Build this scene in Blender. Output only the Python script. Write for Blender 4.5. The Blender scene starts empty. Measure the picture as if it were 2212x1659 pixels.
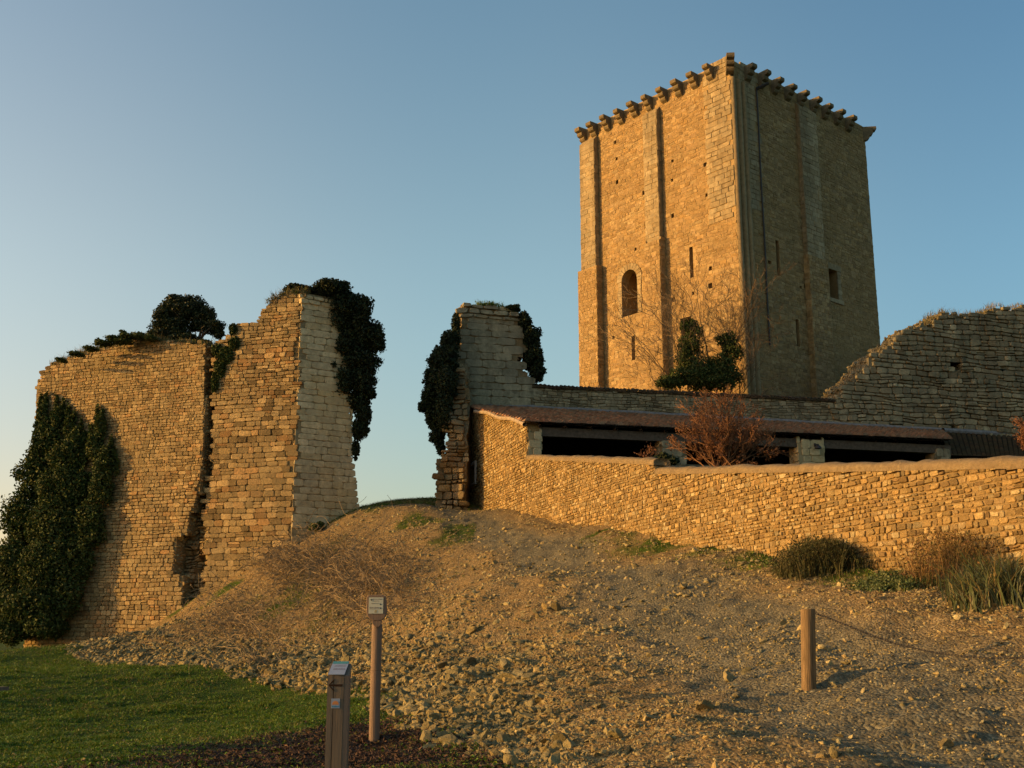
import bpy, math, random
import numpy as np
from mathutils import Vector
random.seed(7)
RNG = np.random.default_rng(11)
S = bpy.context.scene
# ------------------------------------------------------------------ camera, world, sun
F = 2350.0                                  # focal length in pixels of a 2212 px wide picture
TILT = math.atan((1350 - 829.5) / F)
EYE = 1.6
cd = bpy.data.cameras.new("camera"); cam = bpy.data.objects.new("camera", cd)
S.collection.objects.link(cam); S.camera = cam
cam.location = (0, 0, EYE); cam.rotation_euler = (math.pi/2 + TILT, 0, 0)
cd.sensor_width = 36; cd.lens = F/2212*36; cd.clip_start = .1; cd.clip_end = 9000
SUN_EL = math.radians(9.0)
SUNV = Vector((-1, -0.13, 0)).normalized()*math.cos(SUN_EL) + Vector((0, 0, math.sin(SUN_EL)))
W = bpy.data.worlds.new("World"); S.world = W; W.use_nodes = True
wn = W.node_tree; bg = wn.nodes["Background"]
sky = wn.nodes.new("ShaderNodeTexSky"); sky.sky_type = 'NISHITA'; sky.sun_disc = False
sky.sun_elevation = SUN_EL; sky.sun_rotation = math.atan2(SUNV.x, SUNV.y)
sky.altitude = 0; sky.air_density = 1.0; sky.dust_density = 1.0; sky.ozone_density = 2.0
_tc = wn.nodes.new("ShaderNodeTexCoord"); _sx = wn.nodes.new("ShaderNodeSeparateXYZ"); wn.links.new(_tc.outputs["Generated"], _sx.inputs[0])
_mr = wn.nodes.new("ShaderNodeMapRange"); _mr.inputs[1].default_value = -.5; _mr.inputs[2].default_value = .5; wn.links.new(_sx.outputs[0], _mr.inputs[0])
_rp = wn.nodes.new("ShaderNodeValToRGB"); wn.links.new(_mr.outputs[0], _rp.inputs[0]); _rp.color_ramp.interpolation = 'EASE'   # clearer air away from the sun
_rp.color_ramp.elements[0].position = .06; _rp.color_ramp.elements[0].color = (1, .85, .70, 1)
_rp.color_ramp.elements[1].position = .95; _rp.color_ramp.elements[1].color = (.43, .55, .56, 1)
_e = _rp.color_ramp.elements.new(.5); _e.color = (.76, .79, .69, 1)
_mx = wn.nodes.new("ShaderNodeMix"); _mx.data_type = 'RGBA'; _mx.blend_type = 'MULTIPLY'; _mx.inputs[0].default_value = 1
wn.links.new(sky.outputs[0], _mx.inputs[6]); wn.links.new(_rp.outputs[0], _mx.inputs[7]); _rz = wn.nodes.new("ShaderNodeValToRGB"); wn.links.new(_sx.outputs[2], _rz.inputs[0]); _rz.color_ramp.interpolation = 'EASE'
_rz.color_ramp.elements[0].position = .0; _rz.color_ramp.elements[0].color = (.92, .72, .68, 1); _f = _rz.color_ramp.elements.new(.33); _f.color = (1.2, 1.07, .98, 1); _rz.color_ramp.elements[2].position = .62; # _rz.color_ramp.elements[1].color = (1.0, 1.0, 1.0, 1)
_m2 = wn.nodes.new("ShaderNodeMix"); _m2.data_type = 'RGBA'; _m2.blend_type = 'MULTIPLY'; _m2.inputs[0].default_value = 1
wn.links.new(_mx.outputs[2], _m2.inputs[6]); wn.links.new(_rz.outputs[0], _m2.inputs[7]); wn.links.new(_m2.outputs[2], bg.inputs[0]); bg.inputs[1].default_value = 0.15
sl = bpy.data.lights.new("sun", 'SUN'); sun = bpy.data.objects.new("sun", sl)
S.collection.objects.link(sun); sun.rotation_euler = SUNV.to_track_quat('Z', 'Y').to_euler()
sl.energy = 2.8; sl.angle = math.radians(.6); sl.color = (1, .56, .16)
S.view_settings.view_transform = 'Standard'; S.view_settings.look = 'None'
S.view_settings.exposure = 1.22; S.view_settings.gamma = 1.0
S.view_settings.use_curve_mapping = False
# ------------------------------------------------------------------ measuring helpers
_c, _s = math.cos(TILT), math.sin(TILT)
def ray(u, v):
    dx = (u-1106)/F; dy = (829.5-v)/F; Y = _c - dy*_s
    return dx/Y, (_s + dy*_c)/Y
def at(u, v, Y):
    a, b = ray(u, v); return np.array([a*Y, Y, EYE + b*Y])
class Plane:
    def __init__(self, P, d):
        l = math.hypot(*d); self.P = P; self.d = (d[0]/l, d[1]/l)
        n = (self.d[1], -self.d[0])
        if n[0]*-P[0] + n[1]*-P[1] < 0: n = (-n[0], -n[1])
        self.n = n
    def hit(self, u, v):
        a, b = ray(u, v); P, d = self.P, self.d
        Y = (P[0]*d[1]-P[1]*d[0])/(a*d[1]-d[0]); X = a*Y
        return (X-P[0])*d[0]+(Y-P[1])*d[1], EYE+b*Y
    def xyz(self, s, h, dd=0):
        s, h, dd = np.broadcast_arrays(np.asarray(s, float), np.asarray(h, float), np.asarray(dd, float))
        return np.stack([self.P[0]+s*self.d[0]+dd*self.n[0], self.P[1]+s*self.d[1]+dd*self.n[1], h], -1)
    def prof(self, pts):
        q = sorted(self.hit(*p) for p in pts)
        xs = [a for a, b in q]; ys = [b for a, b in q]
        return lambda s: np.interp(s, xs, ys)
    def edge(self, pts):          # s as a function of height
        q = sorted((self.hit(*p)[1], self.hit(*p)[0]) for p in pts)
        return lambda h: np.interp(h, [a for a, b in q], [b for a, b in q])
def hsh(*a):
    x = np.zeros(np.broadcast(*a).shape)
    for k, v in zip((127.1, 311.7, 74.7, 19.3), a): x = x + v*k
    x = np.sin(x)*43758.5453; return x - np.floor(x)
def vn(x, y, z=0.0):              # value noise -1..1
    x, y, z = np.broadcast_arrays(np.asarray(x, float), np.asarray(y, float), np.asarray(z, float))
    i, j, k = np.floor(x), np.floor(y), np.floor(z)
    fx, fy, fz = [t*t*(3-2*t) for t in (x-i, y-j, z-k)]
    r = 0
    for a in (0, 1):
        for b in (0, 1):
            for c in (0, 1):
                w = (fx if a else 1-fx)*(fy if b else 1-fy)*(fz if c else 1-fz)
                r = r + w*hsh(i+a, j+b, k+c)
    return r*2-1
def fbm(x, y, z=0.0, o=3):
    r = 0; a = 1; x = np.asarray(x, float); y = np.asarray(y, float); z = np.asarray(z, float)
    for _ in range(o): r = r + a*vn(x, y, z); x = x*2.03; y = y*2.03; z = z*2.03; a *= .5
    return r
# ------------------------------------------------------------------ mesh accumulator
class Acc:
    def __init__(self): self.v = []; self.n = 0; self.f = []; self.t = []
    def add(self, v, faces, tint=(.5, .5, 1), mat=0):
        v = np.asarray(v, float).reshape(-1, 3)
        t = np.asarray(tint, float)
        if t.ndim == 1: t = np.tile(t, (len(v), 1))
        self.v.append(v); self.t.append(t)
        if not isinstance(faces, list): faces = [faces]
        for f in faces:
            f = np.asarray(f, dtype=np.int64)
            if f.size: self.f.append((f.reshape(-1, f.shape[-1]) + self.n, mat))
        self.n += len(v)
    def build(self, name, mats, parent=None, smooth=False):
        me = bpy.data.meshes.new(name)
        v = np.concatenate(self.v); t = np.concatenate(self.t)
        me.vertices.add(len(v)); me.vertices.foreach_set("co", v.astype(np.float32).ravel())
        L = np.concatenate([f.ravel() for f, m in self.f])
        tot = np.concatenate([np.full(len(f), f.shape[1]) for f, m in self.f])
        mi = np.concatenate([np.full(len(f), m) for f, m in self.f])
        me.loops.add(len(L)); me.loops.foreach_set("vertex_index", L.astype(np.int32))
        me.polygons.add(len(tot))
        st = np.concatenate([[0], np.cumsum(tot)[:-1]])
        me.polygons.foreach_set("loop_start", st.astype(np.int32))
        me.polygons.foreach_set("loop_total", tot.astype(np.int32))
        me.polygons.foreach_set("material_index", mi.astype(np.int32))
        me.polygons.foreach_set("use_smooth", np.full(len(tot), bool(smooth)))
        me.update(calc_edges=True)
        ca = me.color_attributes.new("tint", 'FLOAT_COLOR', 'POINT')
        ca.data.foreach_set("color", np.concatenate([t, np.ones((len(t), 1))], 1).astype(np.float32).ravel())
        for m in (mats if isinstance(mats, (list, tuple)) else [mats]): me.materials.append(m)
        o = bpy.data.objects.new(name, me); S.collection.objects.link(o)
        if parent is not None: o.parent = parent; o.location = -Vector(parent.location)
        return o
def tag(o, label=None, cat=None, group=None, kind=None):
    for k, v in (("label", label), ("category", cat), ("group", group), ("kind", kind)):
        if v: o[k] = v
    return o
def empty(name, loc, label, cat, group=None):
    o = bpy.data.objects.new(name, None); S.collection.objects.link(o)
    o.location = loc; o.empty_display_size = .3
    return tag(o, label, cat, group)
BOXF = np.array([[0,3,2,1],[4,5,6,7],[0,1,5,4],[1,2,6,5],[2,3,7,6],[3,0,4,7]])
def box(acc, c0, ax, ay, az, tint=(.5, .5, 1), mat=0):   # corner and three edge vectors
    c0, ax, ay, az = [np.asarray(q, float) for q in (c0, ax, ay, az)]
    acc.add([c0, c0+ax, c0+ax+ay, c0+ay, c0+az, c0+ax+az, c0+ax+ay+az, c0+ay+az], BOXF, tint, mat)
def ico(sub=0):
    p = (1+5**.5)/2
    v = np.array([[-1,p,0],[1,p,0],[-1,-p,0],[1,-p,0],[0,-1,p],[0,1,p],[0,-1,-p],[0,1,-p],[p,0,-1],[p,0,1],[-p,0,-1],[-p,0,1]], float)
    f = [[0,11,5],[0,5,1],[0,1,7],[0,7,10],[0,10,11],[1,5,9],[5,11,4],[11,10,2],[10,7,6],[7,1,8],[3,9,4],[3,4,2],[3,2,6],[3,6,8],[3,8,9],[4,9,5],[2,4,11],[6,2,10],[8,6,7],[9,8,1]]
    v /= np.linalg.norm(v[0])
    for _ in range(sub):
        v = list(v); m = {}; nf = []
        def mid(a, b):
            k = (min(a, b), max(a, b))
            if k not in m: q = v[a]+v[b]; v.append(q/np.linalg.norm(q)); m[k] = len(v)-1
            return m[k]
        for a, b, c in f:
            x, y, z = mid(a, b), mid(b, c), mid(c, a); nf += [[a,x,z],[b,y,x],[c,z,y],[x,y,z]]
        f = nf; v = np.array(v)
    return np.array(v), np.array(f)
def rocks(acc, pos, size, sub=0, rough=.16, flat=.7, tint=None, mat=0, b=1.0):
    pos = np.asarray(pos, float).reshape(-1, 3); N = len(pos)
    if N == 0: return
    size = np.broadcast_to(np.asarray(size, float), (N,))
    T, f = ico(sub); K = len(T)
    sc = size[:, None]*np.stack([RNG.uniform(.7, 1.3, N), RNG.uniform(.6, 1.1, N), RNG.uniform(flat*.7, flat*1.3, N)], 1)
    V = T[None]*(1+RNG.normal(0, rough, (N, K, 1)))
    for _ in range(5):
        nn = RNG.normal(0, 1, (N, 1, 3)); nn /= np.linalg.norm(nn, axis=2, keepdims=True); dd = RNG.uniform(.3, .7, (N, 1))
        V = V - np.maximum((V*nn).sum(-1)-dd, 0)[..., None]*nn
    V = V*sc[:, None]
    a = RNG.uniform(0, 6.283, N); e = RNG.normal(0, .35, (N, 2))
    ca, sa = np.cos(a)[:, None], np.sin(a)[:, None]
    ex, ey = e[:, :1], e[:, 1:]
    y, z = V[..., 1]*np.cos(ex)-V[..., 2]*np.sin(ex), V[..., 1]*np.sin(ex)+V[..., 2]*np.cos(ex)
    x, z = V[..., 0]*np.cos(ey)+z*np.sin(ey), -V[..., 0]*np.sin(ey)+z*np.cos(ey)
    x, y = x*ca-y*sa, x*sa+y*ca
    V = np.stack([x, y, z], -1)+pos[:, None]
    if tint is None:
        t = np.stack([RNG.random(N), RNG.random(N), np.full(N, b)], 1)
    else: t = np.broadcast_to(np.asarray(tint, float), (N, 3))
    acc.add(V.reshape(-1, 3), (f[None]+np.arange(N)[:, None, None]*K).reshape(-1, 3), np.repeat(t, K, 0), mat)
def leaves(acc, pos, nrm, size, tint=None, mat=0, elong=1.35, b=1.0):
    N = len(pos); nrm = nrm/np.maximum(np.linalg.norm(nrm, axis=1, keepdims=True), 1e-6)
    r = RNG.normal(0, 1, (N, 3)); t = np.cross(nrm, r); t /= np.maximum(np.linalg.norm(t, axis=1, keepdims=True), 1e-6)
    w = np.cross(nrm, t); s = np.broadcast_to(size, (N,))[:, None]*RNG.uniform(.6, 1.35, (N, 1))
    fold = nrm*s*.22
    V = np.stack([pos-t*s*elong*.5, pos+w*s*.42+fold, pos+t*s*elong*.5, pos-w*s*.42+fold], 1)
    if tint is None: tint = np.stack([RNG.random(N), RNG.random(N), np.full(N, b)], 1)
    else: tint = np.broadcast_to(np.asarray(tint, float), (N, 3))
    i = np.arange(N)[:, None]*4
    acc.add(V.reshape(-1, 3), np.concatenate([i+np.array([[0, 1, 2]]), i+np.array([[0, 2, 3]])]), np.repeat(tint, 4, 0), mat)
def tubes(acc, p0, p1, r0, r1, k=4, tint=(.5, .5, 1), mat=0, cap=False):
    p0 = np.asarray(p0, float).reshape(-1, 3); p1 = np.asarray(p1, float).reshape(-1, 3); N = len(p0)
    if N == 0: return
    d = p1-p0; d /= np.maximum(np.linalg.norm(d, axis=1, keepdims=True), 1e-6)
    up = np.where(np.abs(d[:, 2:]) > .9, np.array([[1., 0, 0]]), np.array([[0, 0, 1.]]))
    a = np.cross(d, up); a /= np.maximum(np.linalg.norm(a, axis=1, keepdims=True), 1e-6); b = np.cross(d, a)
    th = np.arange(k)*2*math.pi/k
    ring = a[:, None]*np.cos(th)[None, :, None]+b[:, None]*np.sin(th)[None, :, None]
    r0 = np.broadcast_to(r0, (N,))[:, None, None]; r1 = np.broadcast_to(r1, (N,))[:, None, None]
    V = np.concatenate([p0[:, None]+ring*r0, p1[:, None]+ring*r1], 1)
    j = np.arange(k); q = np.stack([j, (j+1) % k, (j+1) % k+k, j+k], 1)
    tt = np.asarray(tint, float)
    if tt.ndim == 2: tt = np.repeat(tt, 2*k, 0)
    fs = [(q[None]+np.arange(N)[:, None, None]*2*k).reshape(-1, 4)]
    if cap: fs.append((np.array([j+k])[None]+np.arange(N)[:, None, None]*2*k).reshape(-1, k))
    acc.add(V.reshape(-1, 3), fs, tt, mat)
# ------------------------------------------------------------------ materials
def nodes(name):
    m = bpy.data.materials.new(name); m.use_nodes = True; nt = m.node_tree
    return m, nt, nt.nodes["Principled BSDF"]
def N_(nt, t, **k):
    n = nt.nodes.new(t)
    for a, b in k.items():
        if a.startswith("i_"): n.inputs[int(a[2:]) if a[2:].isdigit() else a[2:]].default_value = b
        else: setattr(n, a, b)
    return n
def L_(nt, a, b): nt.links.new(a, b)
def mixc(nt, fac, a, b, mode='MIX'):
    n = nt.nodes.new("ShaderNodeMix"); n.data_type = 'RGBA'; n.blend_type = mode
    for i, x in ((0, fac), (6, a), (7, b)):
        if isinstance(x, bpy.types.NodeSocket): nt.links.new(x, n.inputs[i])
        else: n.inputs[i].default_value = x if i == 0 else (*x, 1)
    return n.outputs[2]
def ramp(nt, fac, stops, interp='LINEAR'):
    r = nt.nodes.new("ShaderNodeValToRGB"); r.color_ramp.interpolation = interp
    el = r.color_ramp.elements
    while len(el) < len(stops): el.new(.5)
    for e, (p, c) in zip(el, stops):
        e.position = p; e.color = (*c, 1) if len(c) == 3 else c
    nt.links.new(fac, r.inputs[0]); return r.outputs[0]
def noise(nt, scale, detail=5, rough=.55, vec=None, dist=0):
    n = nt.nodes.new("ShaderNodeTexNoise"); n.inputs["Scale"].default_value = scale
    n.inputs["Detail"].default_value = detail; n.inputs["Roughness"].default_value = rough
    n.inputs["Distortion"].default_value = dist
    if vec is not None: nt.links.new(vec, n.inputs[0])
    return n.outputs[0]
def g3(a): return (a, a, a)
def world_pos(nt):
    return nt.nodes.new("ShaderNodeNewGeometry").outputs["Position"]
ALB = {'terracotta_tile': 1.15, 'mossy_dark_tile': .9, 'ruin_coursed_stone': .80, 'field_stone_wall': .66, 'rubble_rock': .80, 'gravel_stone': .92, 'ruin_ashlar_stone': 1.0, 'weathered_grey_stone': .95, 'weathered_grey_ashlar': .80, 'tower_ashlar_stone': .58, 'tower_rubble_stone': .68, 'broken_core_rubble': .85}
def stone_mat(name, cols, mortar, patch=None, pamt=.5, pscale=.25, patch2=None, bump=.6, bs=9.0, contrast=.45, streak=0.0, pit=.6):
    K_ = ALB.get(name, .66); gb_ = (1.0, .66) if name in ('gravel_stone', 'rubble_rock') else (.98, .76); sc_ = lambda c: (c[0]*K_, c[1]*K_*gb_[0], c[2]*K_*gb_[1])
    cols = [sc_(c) for c in cols]; mortar = sc_(mortar); patch = sc_(patch) if patch else None; patch2 = sc_(patch2) if patch2 else None
    m, nt, p = nodes(name); pos = world_pos(nt)
    at_ = N_(nt, "ShaderNodeAttribute", attribute_name="tint"); sp = N_(nt, "ShaderNodeSeparateColor"); L_(nt, at_.outputs[0], sp.inputs[0])
    k = len(cols); base = ramp(nt, sp.outputs[0], [((i+.5)/k, c) for i, c in enumerate(cols)])
    val = ramp(nt, sp.outputs[1], [(0, g3(1-contrast)), (1, g3(1.0+contrast*.35))])
    c = mixc(nt, 1, base, val, 'MULTIPLY')
    c = mixc(nt, sp.outputs[2], mortar, c)
    n1 = noise(nt, bs, 8, .65, pos)
    c = mixc(nt, 1, c, ramp(nt, n1, [(.25, g3(.62)), (.7, g3(1.22))]), 'MULTIPLY')
    np_ = noise(nt, bs*.75, 5, .75, pos, .8)
    c = mixc(nt, 1, c, ramp(nt, np_, [(.33, g3(pit)), (.43, g3(1))]), 'MULTIPLY')
    if patch:
        n2 = noise(nt, pscale, 6, .6, pos, .3)
        f = ramp(nt, n2, [(.42, g3(0)), (.62, g3(pamt))]); c = mixc(nt, f, c, patch)
    if patch2:
        n3 = noise(nt, pscale*3.1, 7, .65, pos, .6)
        f = ramp(nt, n3, [(.5, g3(0)), (.68, g3(pamt))]); c = mixc(nt, f, c, patch2)
    if streak:
        mp = N_(nt, "ShaderNodeMapping"); mp.inputs["Scale"].default_value = (1.1, 1.1, .05); L_(nt, pos, mp.inputs[0])
        n4 = noise(nt, 1.0, 5, .6, mp.outputs[0])
        c = mixc(nt, 1, c, ramp(nt, n4, [(.35, g3(1-streak)), (.6, g3(1.06))]), 'MULTIPLY')
    L_(nt, c, p.inputs["Base Color"])
    p.inputs["Roughness"].default_value = .93; p.inputs["Specular IOR Level"].default_value = .15
    b = N_(nt, "ShaderNodeBump"); b.inputs["Strength"].default_value = bump; b.inputs["Distance"].default_value = .05
    nb = noise(nt, bs*1.7, 9, .7, pos); L_(nt, nb, b.inputs["Height"]); L_(nt, b.outputs[0], p.inputs["Normal"])
    return m
OCH = [(.50, .36, .21), (.44, .30, .16), (.56, .43, .27), (.47, .31, .15), (.53, .39, .25), (.40, .28, .17)]
M_tower = stone_mat("tower_rubble_stone", OCH, (.52, .38, .22), (.38, .26, .14), .6, .22, (.28, .20, .11), bump=.8, bs=4, contrast=.32, pit=.6)
M_tash = stone_mat("tower_ashlar_stone", [(.60, .48, .33), (.52, .40, .26), (.63, .52, .38)], (.48, .36, .22), (.42, .36, .28), .4, .4, (.30, .26, .19), bump=.4, bs=4, contrast=.2, streak=.25)
M_ruin = stone_mat("ruin_coursed_stone", [(.46, .34, .20), (.40, .29, .16), (.52, .40, .25), (.44, .25, .12), (.49, .37, .22), (.30, .22, .13)], (.25, .18, .10), (.34, .27, .17), .5, .3, (.24, .18, .11), bump=.9, bs=7, contrast=.58)
M_ash = stone_mat("ruin_ashlar_stone", [(.56, .47, .34), (.50, .42, .31), (.60, .51, .38), (.52, .42, .28)], (.24, .20, .14), (.44, .33, .19), .5, .35, (.36, .32, .25), bump=.5, bs=5, contrast=.2, streak=.15)
M_grey = stone_mat("weathered_grey_stone", [(.38, .33, .25), (.31, .28, .21), (.44, .38, .29), (.34, .27, .18), (.27, .24, .19)], (.17, .14, .10), (.22, .20, .16), .7, .4, (.15, .14, .11), bump=.9, bs=6, contrast=.45, streak=.25)
M_gash = stone_mat("weathered_grey_ashlar", [(.44, .40, .32), (.38, .34, .27), (.48, .42, .33)], (.20, .17, .12), (.25, .23, .20), .75, .5, (.17, .16, .13), bump=.6, bs=5, contrast=.25, streak=.35)
M_wall = stone_mat("field_stone_wall", [(.56, .40, .21), (.47, .31, .15), (.63, .49, .29), (.52, .34, .15), (.60, .45, .25), (.40, .26, .14), (.66, .55, .38)], (.40, .29, .17), (.40, .29, .16), .4, .35, (.33, .24, .14), bump=1.0, bs=14, contrast=.62)
M_cope = stone_mat("mortar_coping", [(.34, .26, .18), (.30, .23, .16)], (.3, .23, .16), (.26, .2, .15), .6, 1.2, (.40, .32, .22), bump=.8, bs=9, contrast=.2)
M_core = stone_mat("broken_core_rubble", [(.36, .28, .18), (.30, .23, .15), (.40, .30, .18), (.27, .22, .16)], (.24, .19, .13), (.26, .17, .10), .6, .6, (.16, .15, .11), bump=1.0, bs=6, contrast=.5)
M_tile = stone_mat("terracotta_tile", [(.30, .13, .08), (.22, .10, .07), (.36, .17, .10), (.17, .09, .07), (.30, .16, .11), (.20, .13, .10)], (.1, .07, .05), (.14, .11, .09), .5, 1.0, (.25, .2, .16), bump=.4, bs=9, contrast=.5)
M_dtile = stone_mat("mossy_dark_tile", [(.10, .06, .04), (.14, .08, .05), (.08, .06, .05)], (.05, .04, .03), (.06, .055, .035), .7, 1.0, None, bump=.5, bs=9, contrast=.5)
M_rock = stone_mat("rubble_rock", [(.36, .29, .19), (.30, .25, .17), (.42, .33, .21), (.25, .22, .17), (.38, .28, .16)], (.2, .16, .11), (.26, .23, .18), .45, .5, None, bump=.9, bs=12, contrast=.45)
M_grav = stone_mat("gravel_stone", [(.40, .32, .22), (.33, .27, .19), (.47, .39, .28), (.28, .24, .18), (.42, .31, .19)], (.2, .16, .11), None, bump=.5, bs=25, contrast=.45)
def leaf_mat(name, cols, rough=.5, trans=.12):
    m, nt, p = nodes(name)
    at_ = N_(nt, "ShaderNodeAttribute", attribute_name="tint"); sp = N_(nt, "ShaderNodeSeparateColor"); L_(nt, at_.outputs[0], sp.inputs[0])
    k = len(cols); c = ramp(nt, sp.outputs[0], [((i+.5)/k, q) for i, q in enumerate(cols)])
    c = mixc(nt, 1, c, ramp(nt, sp.outputs[1], [(0, g3(.6)), (1, g3(1.3))]), 'MULTIPLY')
    L_(nt, c, p.inputs["Base Color"]); p.inputs["Roughness"].default_value = rough
    p.inputs["Specular IOR Level"].default_value = .3
    tr = N_(nt, "ShaderNodeBsdfTranslucent"); L_(nt, c, tr.inputs[0])
    ms = N_(nt, "ShaderNodeMixShader"); ms.inputs[0].default_value = trans
    L_(nt, p.outputs[0], ms.inputs[1]); L_(nt, tr.outputs[0], ms.inputs[2])
    L_(nt, ms.outputs[0], nt.nodes["Material Output"].inputs[0]); return m
M_ivy = leaf_mat("ivy_leaf", [(.034, .060, .010), (.058, .086, .014), (.028, .046, .009), (.085, .095, .022)], .75)
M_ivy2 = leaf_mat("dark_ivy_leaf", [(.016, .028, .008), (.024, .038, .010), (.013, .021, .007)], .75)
M_oak = leaf_mat("evergreen_shrub_leaf", [(.025, .040, .014), (.04, .055, .018), (.02, .03, .012)], .55)
M_grass = leaf_mat("grass_blade", [(.062, .140, .006), (.085, .170, .008), (.125, .175, .010), (.048, .112, .006), (.16, .16, .02)], .6, .25)
M_dryg = leaf_mat("dry_grass_blade", [(.22, .17, .07), (.16, .15, .05), (.28, .20, .10), (.12, .13, .04)], .8, .2)
M_heath = leaf_mat("heath_leaf", [(.06, .065, .02), (.09, .07, .025), (.04, .05, .015)], .8, .15)
M_drysh = leaf_mat("dry_flower_head", [(.24, .14, .05), (.16, .11, .04), (.12, .11, .03), (.20, .11, .05)], .85, .2)
M_ground_leaf = leaf_mat("low_plant_leaf", [(.06, .09, .025), (.09, .13, .04), (.045, .07, .02), (.15, .17, .06)], .6, .15)
M_iris = leaf_mat("strap_leaf", [(.07, .09, .035), (.10, .12, .05), (.05, .07, .03), (.18, .14, .06)], .5, .2)
M_redleaf = leaf_mat("russet_seed_leaf", [(.17, .075, .036), (.13, .055, .028), (.22, .105, .05)], .8, .25)
def plain(name, col, rough=.8, spec=.2, nscale=30, amp=.3, bump=.2, stretch=None, metal=0):
    m, nt, p = nodes(name); tc = nt.nodes.new("ShaderNodeTexCoord").outputs["Object"]
    if stretch:
        mp = N_(nt, "ShaderNodeMapping"); mp.inputs["Scale"].default_value = stretch; L_(nt, tc, mp.inputs[0]); tc = mp.outputs[0]
    n = noise(nt, nscale, 6, .6, tc)
    L_(nt, mixc(nt, 1, col, ramp(nt, n, [(.3, g3(1-amp)), (.7, g3(1+amp*.6))]), 'MULTIPLY'), p.inputs["Base Color"])
    p.inputs["Roughness"].default_value = rough; p.inputs["Specular IOR Level"].default_value = spec; p.inputs["Metallic"].default_value = metal
    if bump:
        b = N_(nt, "ShaderNodeBump"); b.inputs["Strength"].default_value = bump; b.inputs["Distance"].default_value = .01
        L_(nt, n, b.inputs["Height"]); L_(nt, b.outputs[0], p.inputs["Normal"])
    return m
M_bark = plain("grey_brown_bark", (.13, .10, .07), .9, .1, 12)
M_twig = plain("bare_twig", (.15, .11, .065), .9, .1, 12, bump=0)
M_redtwig = plain("russet_twig", (.20, .105, .052), .9, .1, 12, bump=0)
M_bram = plain("dead_bramble_stem", (.23, .175, .10), .9, .1, 12, bump=0)
M_wood = plain("weathered_timber", (.16, .12, .08), .85, .15, 9, .22, .4, (3, 3, .25))
M_wood2 = plain("greyed_round_timber", (.19, .13, .066), .85, .15, 9, .5, .6, (9, 9, .5))
M_wood3 = plain("brown_painted_timber", (.18, .125, .085), .75, .2, 14, .2, .3, (4, 4, .3))
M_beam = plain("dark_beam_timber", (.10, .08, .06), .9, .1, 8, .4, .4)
M_dark = plain("dark_interior_shade", (.03, .025, .02), .95, .05, 3, .3, 0)  # near-black colour carries the shade inside keep openings and shed
M_sign = plain("cream_sign_plate", (.46, .47, .36), .7, .2, 8, .06, 0)
M_sign2 = plain("pale_blue_sign_plate", (.26, .30, .36), .6, .3, 8, .08, 0)
M_teal = plain("teal_print", (.07, .24, .22), .4, .4, 8, .1, 0)
M_blue = plain("blue_print", (.04, .20, .34), .4, .4, 8, .1, 0)
M_orange = plain("orange_print", (.52, .20, .06), .4, .4, 8, .1, 0)
M_print = plain("brown_print", (.16, .09, .09), .5, .3, 8, .1, 0)
M_black = plain("black_print", (.02, .02, .02), .5, .3, 8, .1, 0)
M_burnt = plain("burnt_groove", (.045, .025, .015), .95, .05, 20, .3, 0)
M_metal = plain("dull_dark_metal", (.05, .045, .04), .55, .4, 20, .3, .1, None, .6)
M_lead = plain("mortar_flashing", (.20, .19, .18), .85, .2, 5, .35, .4)
M_glass = plain("dark_window_pane", (.03, .04, .05), .15, .5, 5, .1, 0)
M_white = plain("pale_painted_frame", (.45, .43, .38), .7, .2, 9, .2, .1)
# ------------------------------------------------------------------ terrain
PG = Plane((-1.35, 54.0), (.28, -.96))        # gable wall and enclosure wall
PL = Plane((-2.5, 58.0), (1, .22))            # curtain wall, gate pier, right ruin
ctrl = []
for u, v, Y in [(100, 1659, 11.9), (600, 1659, 11.9), (1000, 1659, 11.8), (1500, 1659, 9.7), (2212, 1659, 8.6), (100, 1400, 44),
    (450, 1440, 31), (850, 1500, 22), (970, 1610, 14.0), (1750, 1487, 13), (1500, 1400, 18), (1300, 1300, 25), (1200, 1220, 34),
    (1000, 1135, 46), (900, 1101, 51), (1400, 1186, 33.6), (1080, 1185, 38), (1000, 1290, 29), (900, 1152, 46), (770, 1103, 54),
    (690, 1150, 52.5), (622, 1192, 52.6), (800, 1235, 43), (600, 1300, 45), (700, 1395, 34), (850, 1400, 28), (1000, 1450, 21.5),
    (1120, 1500, 17), (1200, 1400, 21.5), (400, 1345, 46), (430, 1288, 53.5), (200, 1392, 54), (2000, 1340, 16.5), (2212, 1400, 13.5),
    (250, 1418, 42), (10, 1383, 70), (1043, 1100, 54.2), (945, 1097, 54), (830, 1092, 60), (945, 1080, 60), (1800, 1300, 19.5), (330, 1375, 52)]:
    p = at(u, v, Y); ctrl.append(tuple(p))
for u, v in [(1137, 1112), (1250, 1132), (1415, 1160), (1593, 1186), (1850, 1225), (2212, 1250)]:
    s, h = PG.hit(u, v); x, y, _ = PG.xyz(s, h); ctrl.append((float(x), float(y), h))
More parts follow.
